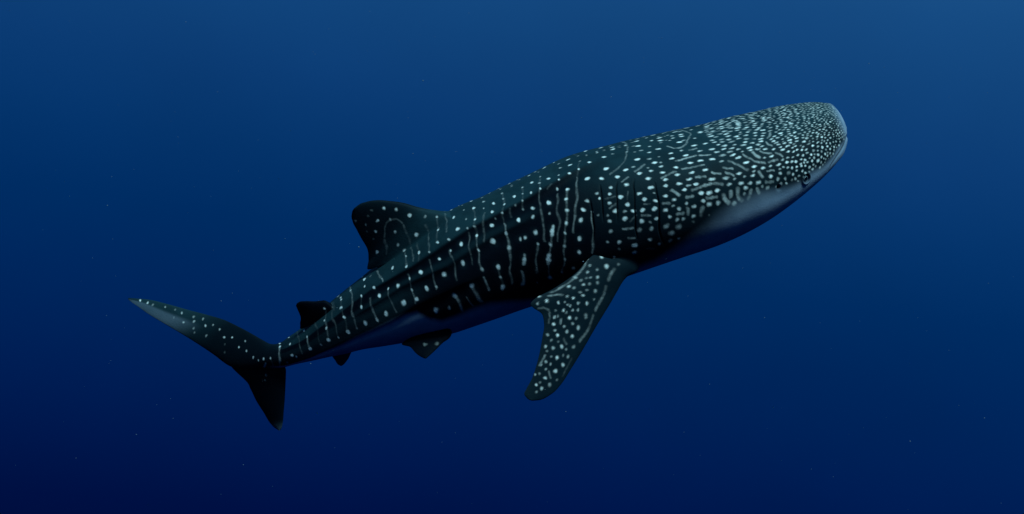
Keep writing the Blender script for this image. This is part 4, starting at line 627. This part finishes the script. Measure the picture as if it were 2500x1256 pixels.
for x, y, z, r, b in SPOTS:
    p = np.array([x, y, z])
    z0 = ZONE[near(p, .02)].max(initial=0)                      # fins wear finer, fainter spots
    k = .86 if z0 and FINS[z0 - 1]['name'] == 'pectoral' else 1.0
    g = .82 if x > 1.2 else .92
    dab(p, max(r * k * g, .0105), b ** 1.7 * (.8 if k < 1 else 1.25))
for r, b, pts in STREAKS:
    pts = relax(pts, 1); r = max(r * (1.05 if pts[0][0] > 1.2 else .9), .0085)
    for k in range(len(pts) - 1):
        if np.linalg.norm(pts[k + 1] - pts[k]) > .12: continue
        q = near((pts[k] + pts[k + 1]) / 2, r * 3 + .03)
        if not len(q): continue
        d, t = seg_dist(WOB[q], pts[k], pts[k + 1])
        ok = NORM[q] @ NORM[q[d.argmin()]] > .1
        SPOT[q] = np.maximum(SPOT[q], b ** (1.6 if pts[k][0] > 1.2 else 2.3) * rng.uniform(.35, 1.0) * falloff(d / r) * ok)
        if ZONE[q[d.argmin()]] == 0: TONE[q] = np.maximum(TONE[q], .35 * b * np.exp(-(d / r / 2) ** 2) * ok)

# fine freckles crowd the snout and the top of the head
right = np.tile(TH <= np.pi, NU)
cand = np.nonzero((GS > 1.2) & (GS < 10) & (GA < tb - 5) & right)[0]
cand = cand[rng.permutation(len(cand))[:60000]]
cand = cand[rng.random(len(cand)) < np.interp(GS[cand], [0, 3, 6, 10], [.15, .6, 1, 1])]
cell = {}
def put(p, r): cell.setdefault(tuple((p // .08).astype(int)), []).append((p, r))
for q in SPOTS: put(np.array(q[:3]), q[3])
for r, b, pts in STREAKS:
    for q in pts: put(np.array(q), .012)
around = [(a, b, c) for a in (-1, 0, 1) for b in (-1, 0, 1) for c in (-1, 0, 1)]
for c in cand:
    p = VERTS[c]
    gap = np.interp(GS[c], [1, 3, 5, 7, 9, 11.5], [.0145, .0170, .0205, .025, .034, .045])
    k0 = (p // .08).astype(int); clash = False
    for o in around:
        for pp, rr in cell.get((k0[0] + o[0], k0[1] + o[1], k0[2] + o[2]), ()):
            v = pp - p; al = v @ RUN[c]; st = STRETCH[c]
            if (v @ v - al * al) * st + al * al / st < (gap + rr * .9) ** 2: clash = True; break
        if clash: break
    if clash: continue
    r = gap * .42 * rng.uniform(.8, 1.15)
    put(p, r); dab(p, r * 1.1, rng.uniform(.25, .75))
SPOT = np.maximum(SPOT, SPOT[MIRROR]); TONE = np.maximum(TONE, TONE[MIRROR]); PUSH_M = PUSH[MIRROR]
PUSH = np.where(np.abs(PUSH_M) > np.abs(PUSH), PUSH_M, PUSH)
CREASE = np.maximum(CREASE, CREASE[MIRROR])
SPOT = np.minimum(SPOT * 1.3, 1) * (1 - .9 * PALE) * (1 - CREASE)
VERTS = VERTS + NORM * PUSH[:, None]

used = np.zeros(len(VERTS), bool); used[FACES.reshape(-1)] = True
remap = np.cumsum(used) - 1
polys = remap[FACES]
me = bpy.data.meshes.new('body')
tri = polys[:, 2] == polys[:, 3]
co = VERTS[used]
loops = np.concatenate([polys[~tri].reshape(-1), polys[tri][:, :3].reshape(-1)])
lens = np.concatenate([np.full((~tri).sum(), 4), np.full(tri.sum(), 3)])
me.vertices.add(len(co)); me.vertices.foreach_set('co', co.astype(np.float32).ravel())
me.loops.add(len(loops)); me.loops.foreach_set('vertex_index', loops.astype(np.int32))
me.polygons.add(len(lens))
me.polygons.foreach_set('loop_start', (np.cumsum(lens) - lens).astype(np.int32))
me.polygons.foreach_set('loop_total', lens.astype(np.int32))
me.polygons.foreach_set('use_smooth', np.ones(len(lens), bool))
me.update(calc_edges=True)
me.validate()
for nm, arr in (('spot', SPOT), ('pale', PALE), ('crease', CREASE), ('tone', TONE)):
    me.attributes.new(nm, 'FLOAT', 'POINT').data.foreach_set('value', arr[used].astype(np.float32))

# ------------------------------------------------------------------ materials
def new_mat(name):
    m = bpy.data.materials.new(name); m.use_nodes = True
    return m, m.node_tree, m.node_tree.nodes['Principled BSDF']
skin, t, bsdf = new_mat('shark_skin')
def attr(nm):
    a = t.nodes.new('ShaderNodeAttribute'); a.attribute_name = nm; return a.outputs['Fac']
def mix(f, a, b):
    m = t.nodes.new('ShaderNodeMix'); m.data_type = 'RGBA'
    if hasattr(f, 'links'): t.links.new(f, m.inputs['Factor'])
    else: m.inputs['Factor'].default_value = f
    for s_, v in ((6, a), (7, b)):
        if hasattr(v, 'links'): t.links.new(v, m.inputs[s_])
        else: m.inputs[s_].default_value = (*v, 1)
    return m.outputs[2]
def math_(op, a, b):
    m = t.nodes.new('ShaderNodeMath'); m.operation = op
    for s_, v in ((0, a), (1, b)):
        if hasattr(v, 'links'): t.links.new(v, m.inputs[s_])
        else: m.inputs[s_].default_value = v
    return m.outputs[0]
def noise(scale, detail=4, rough=.6, vec=None):
    n = t.nodes.new('ShaderNodeTexNoise'); n.inputs['Scale'].default_value = scale
    n.inputs['Detail'].default_value = detail; n.inputs['Roughness'].default_value = rough
    if vec is not None: t.links.new(vec, n.inputs['Vector'])
    return n.outputs['Fac']
def span(v, a, b, c=0., d=1.):
    m = t.nodes.new('ShaderNodeMapRange'); t.links.new(v, m.inputs['Value'])
    for k, x in zip(('From Min', 'From Max', 'To Min', 'To Max'), (a, b, c, d)): m.inputs[k].default_value = x
    return m.outputs['Result']
geo = t.nodes.new('ShaderNodeTexCoord').outputs['Object']
mottle = span(noise(3.2, 5, .65, geo), .35, .68)
grain = span(noise(95, 3, .7, geo), .3, .75)
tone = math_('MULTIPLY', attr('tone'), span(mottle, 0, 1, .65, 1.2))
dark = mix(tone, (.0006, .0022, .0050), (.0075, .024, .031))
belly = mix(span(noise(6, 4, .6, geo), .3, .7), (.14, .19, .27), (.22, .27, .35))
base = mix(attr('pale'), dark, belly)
spot_c = mix(grain, (.68, .74, .72), (.92, .94, .91))
spot_f = math_('MULTIPLY', attr('spot'), math_('MULTIPLY', span(grain, 0, 1, .7, 1.0), span(noise(26, 3, .6, geo), .3, .65, .6, 1.05)))
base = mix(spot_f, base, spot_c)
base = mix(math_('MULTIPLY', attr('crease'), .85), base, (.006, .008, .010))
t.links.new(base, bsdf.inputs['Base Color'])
bsdf.inputs['Roughness'].default_value = .6
bsdf.inputs['Specular IOR Level'].default_value = .03
bsdf.inputs['Sheen Weight'].default_value = .004; bsdf.inputs['Sheen Roughness'].default_value = .35
bsdf.inputs['Sheen Tint'].default_value = (.6, .9, 1, 1)
bump = t.nodes.new('ShaderNodeBump'); bump.inputs['Strength'].default_value = .25; bump.inputs['Distance'].default_value = .01
t.links.new(noise(60, 4, .7, geo), bump.inputs['Height']); t.links.new(bump.outputs['Normal'], bsdf.inputs['Normal'])
me.materials.append(skin)

# ------------------------------------------------------------------ the shark
root = bpy.data.objects.new('whale_shark', None)
scene.collection.objects.link(root)
root['label'] = 'whale shark with white spots and stripes swimming through open blue water'
root['category'] = 'whale shark'
body = bpy.data.objects.new('body', me)
scene.collection.objects.link(body); body.parent = root

def simple(name, col, rough, spec=.5):
    m, tr, b = new_mat(name)
    n = tr.nodes.new('ShaderNodeTexNoise'); n.inputs['Scale'].default_value = 40
    r = tr.nodes.new('ShaderNodeMix'); r.data_type = 'RGBA'
    r.inputs[6].default_value = (*[c * .8 for c in col], 1); r.inputs[7].default_value = (*[min(1, c * 1.2) for c in col], 1)
    tr.links.new(n.outputs['Fac'], r.inputs['Factor']); tr.links.new(r.outputs[2], b.inputs['Base Color'])
    b.inputs['Roughness'].default_value = rough; b.inputs['Specular IOR Level'].default_value = spec
    return m
iris_m = simple('iris', (.10, .13, .14), .25); pupil_m = simple('pupil', (.002, .002, .003), .1)
def dome(name, r, h, mat, parent, seg=32, rings=10):
    """A low dome round +Z."""
    bm = bmesh.new(); prev = None
    for k in range(rings):
        a = (k / (rings - 1)) * math.pi / 2
        rr, zz = r * math.cos(a), h * math.sin(a)
        ring = [bm.verts.new((rr * math.cos(2 * math.pi * q / seg), rr * math.sin(2 * math.pi * q / seg), zz)) for q in range(seg)] if k < rings - 1 else [bm.verts.new((0, 0, h))]
        if prev:
            for q in range(seg):
                if len(ring) > 1: bm.faces.new((prev[q], prev[(q + 1) % seg], ring[(q + 1) % seg], ring[q]))
                else: bm.faces.new((prev[q], prev[(q + 1) % seg], ring[0]))
        else: first = ring
        prev = ring
    bm.faces.new(first[::-1])
    m = bpy.data.meshes.new(name); bm.to_mesh(m); bm.free()
    for p in m.polygons: p.use_smooth = True
    m.materials.append(mat)
    o = bpy.data.objects.new(name, m); scene.collection.objects.link(o); o.parent = parent
    return o
from mathutils import Vector
k = int(np.argmin(np.linalg.norm(VERTS[:NU * NT] - np.array(EYE[0]), axis=1)))
for kk in (k, int(MIRROR[k])):
    nrm = NORM[kk]
    e = dome('eye', .030, .018, iris_m, root)
    e.location = VERTS[kk] + nrm * .006
    e.rotation_euler = Vector(nrm).to_track_quat('Z', 'Y').to_euler()
    p = dome('pupil', .0165, .006, pupil_m, e); p.location = (0, 0, .0145)

# ------------------------------------------------------------------ specks adrift in the water
rs = np.random.default_rng(11)
bm = bmesh.new()
for _ in range(420):
    p = np.array([rs.uniform(-6, 6), rs.uniform(-5, 6), rs.uniform(-3.2, 3.2)])
    r = rs.uniform(.0012, .0032) * (1 + .05 * (p[1] + 5)) * (2.2 if rs.random() < .08 else 1)
    vs_ = [bm.verts.new(p + r * np.array(o) * rs.uniform(.6, 1.3)) for o in ((1, 0, 0), (0, 1, 0), (-1, 0, 0), (0, -1, 0), (0, 0, 1), (0, 0, -1))]
    for a, b in ((0, 1), (1, 2), (2, 3), (3, 0)):
        bm.faces.new((vs_[a], vs_[b], vs_[4])); bm.faces.new((vs_[b], vs_[a], vs_[5]))
m = bpy.data.meshes.new('marine_snow'); bm.to_mesh(m); bm.free()
m.materials.append(simple('speck', (.11, .14, .17), .9))
snow = bpy.data.objects.new('marine_snow', m); scene.collection.objects.link(snow)
snow['kind'] = 'stuff'; snow['label'] = 'fine pale specks drifting in the blue water'; snow['category'] = 'particles'
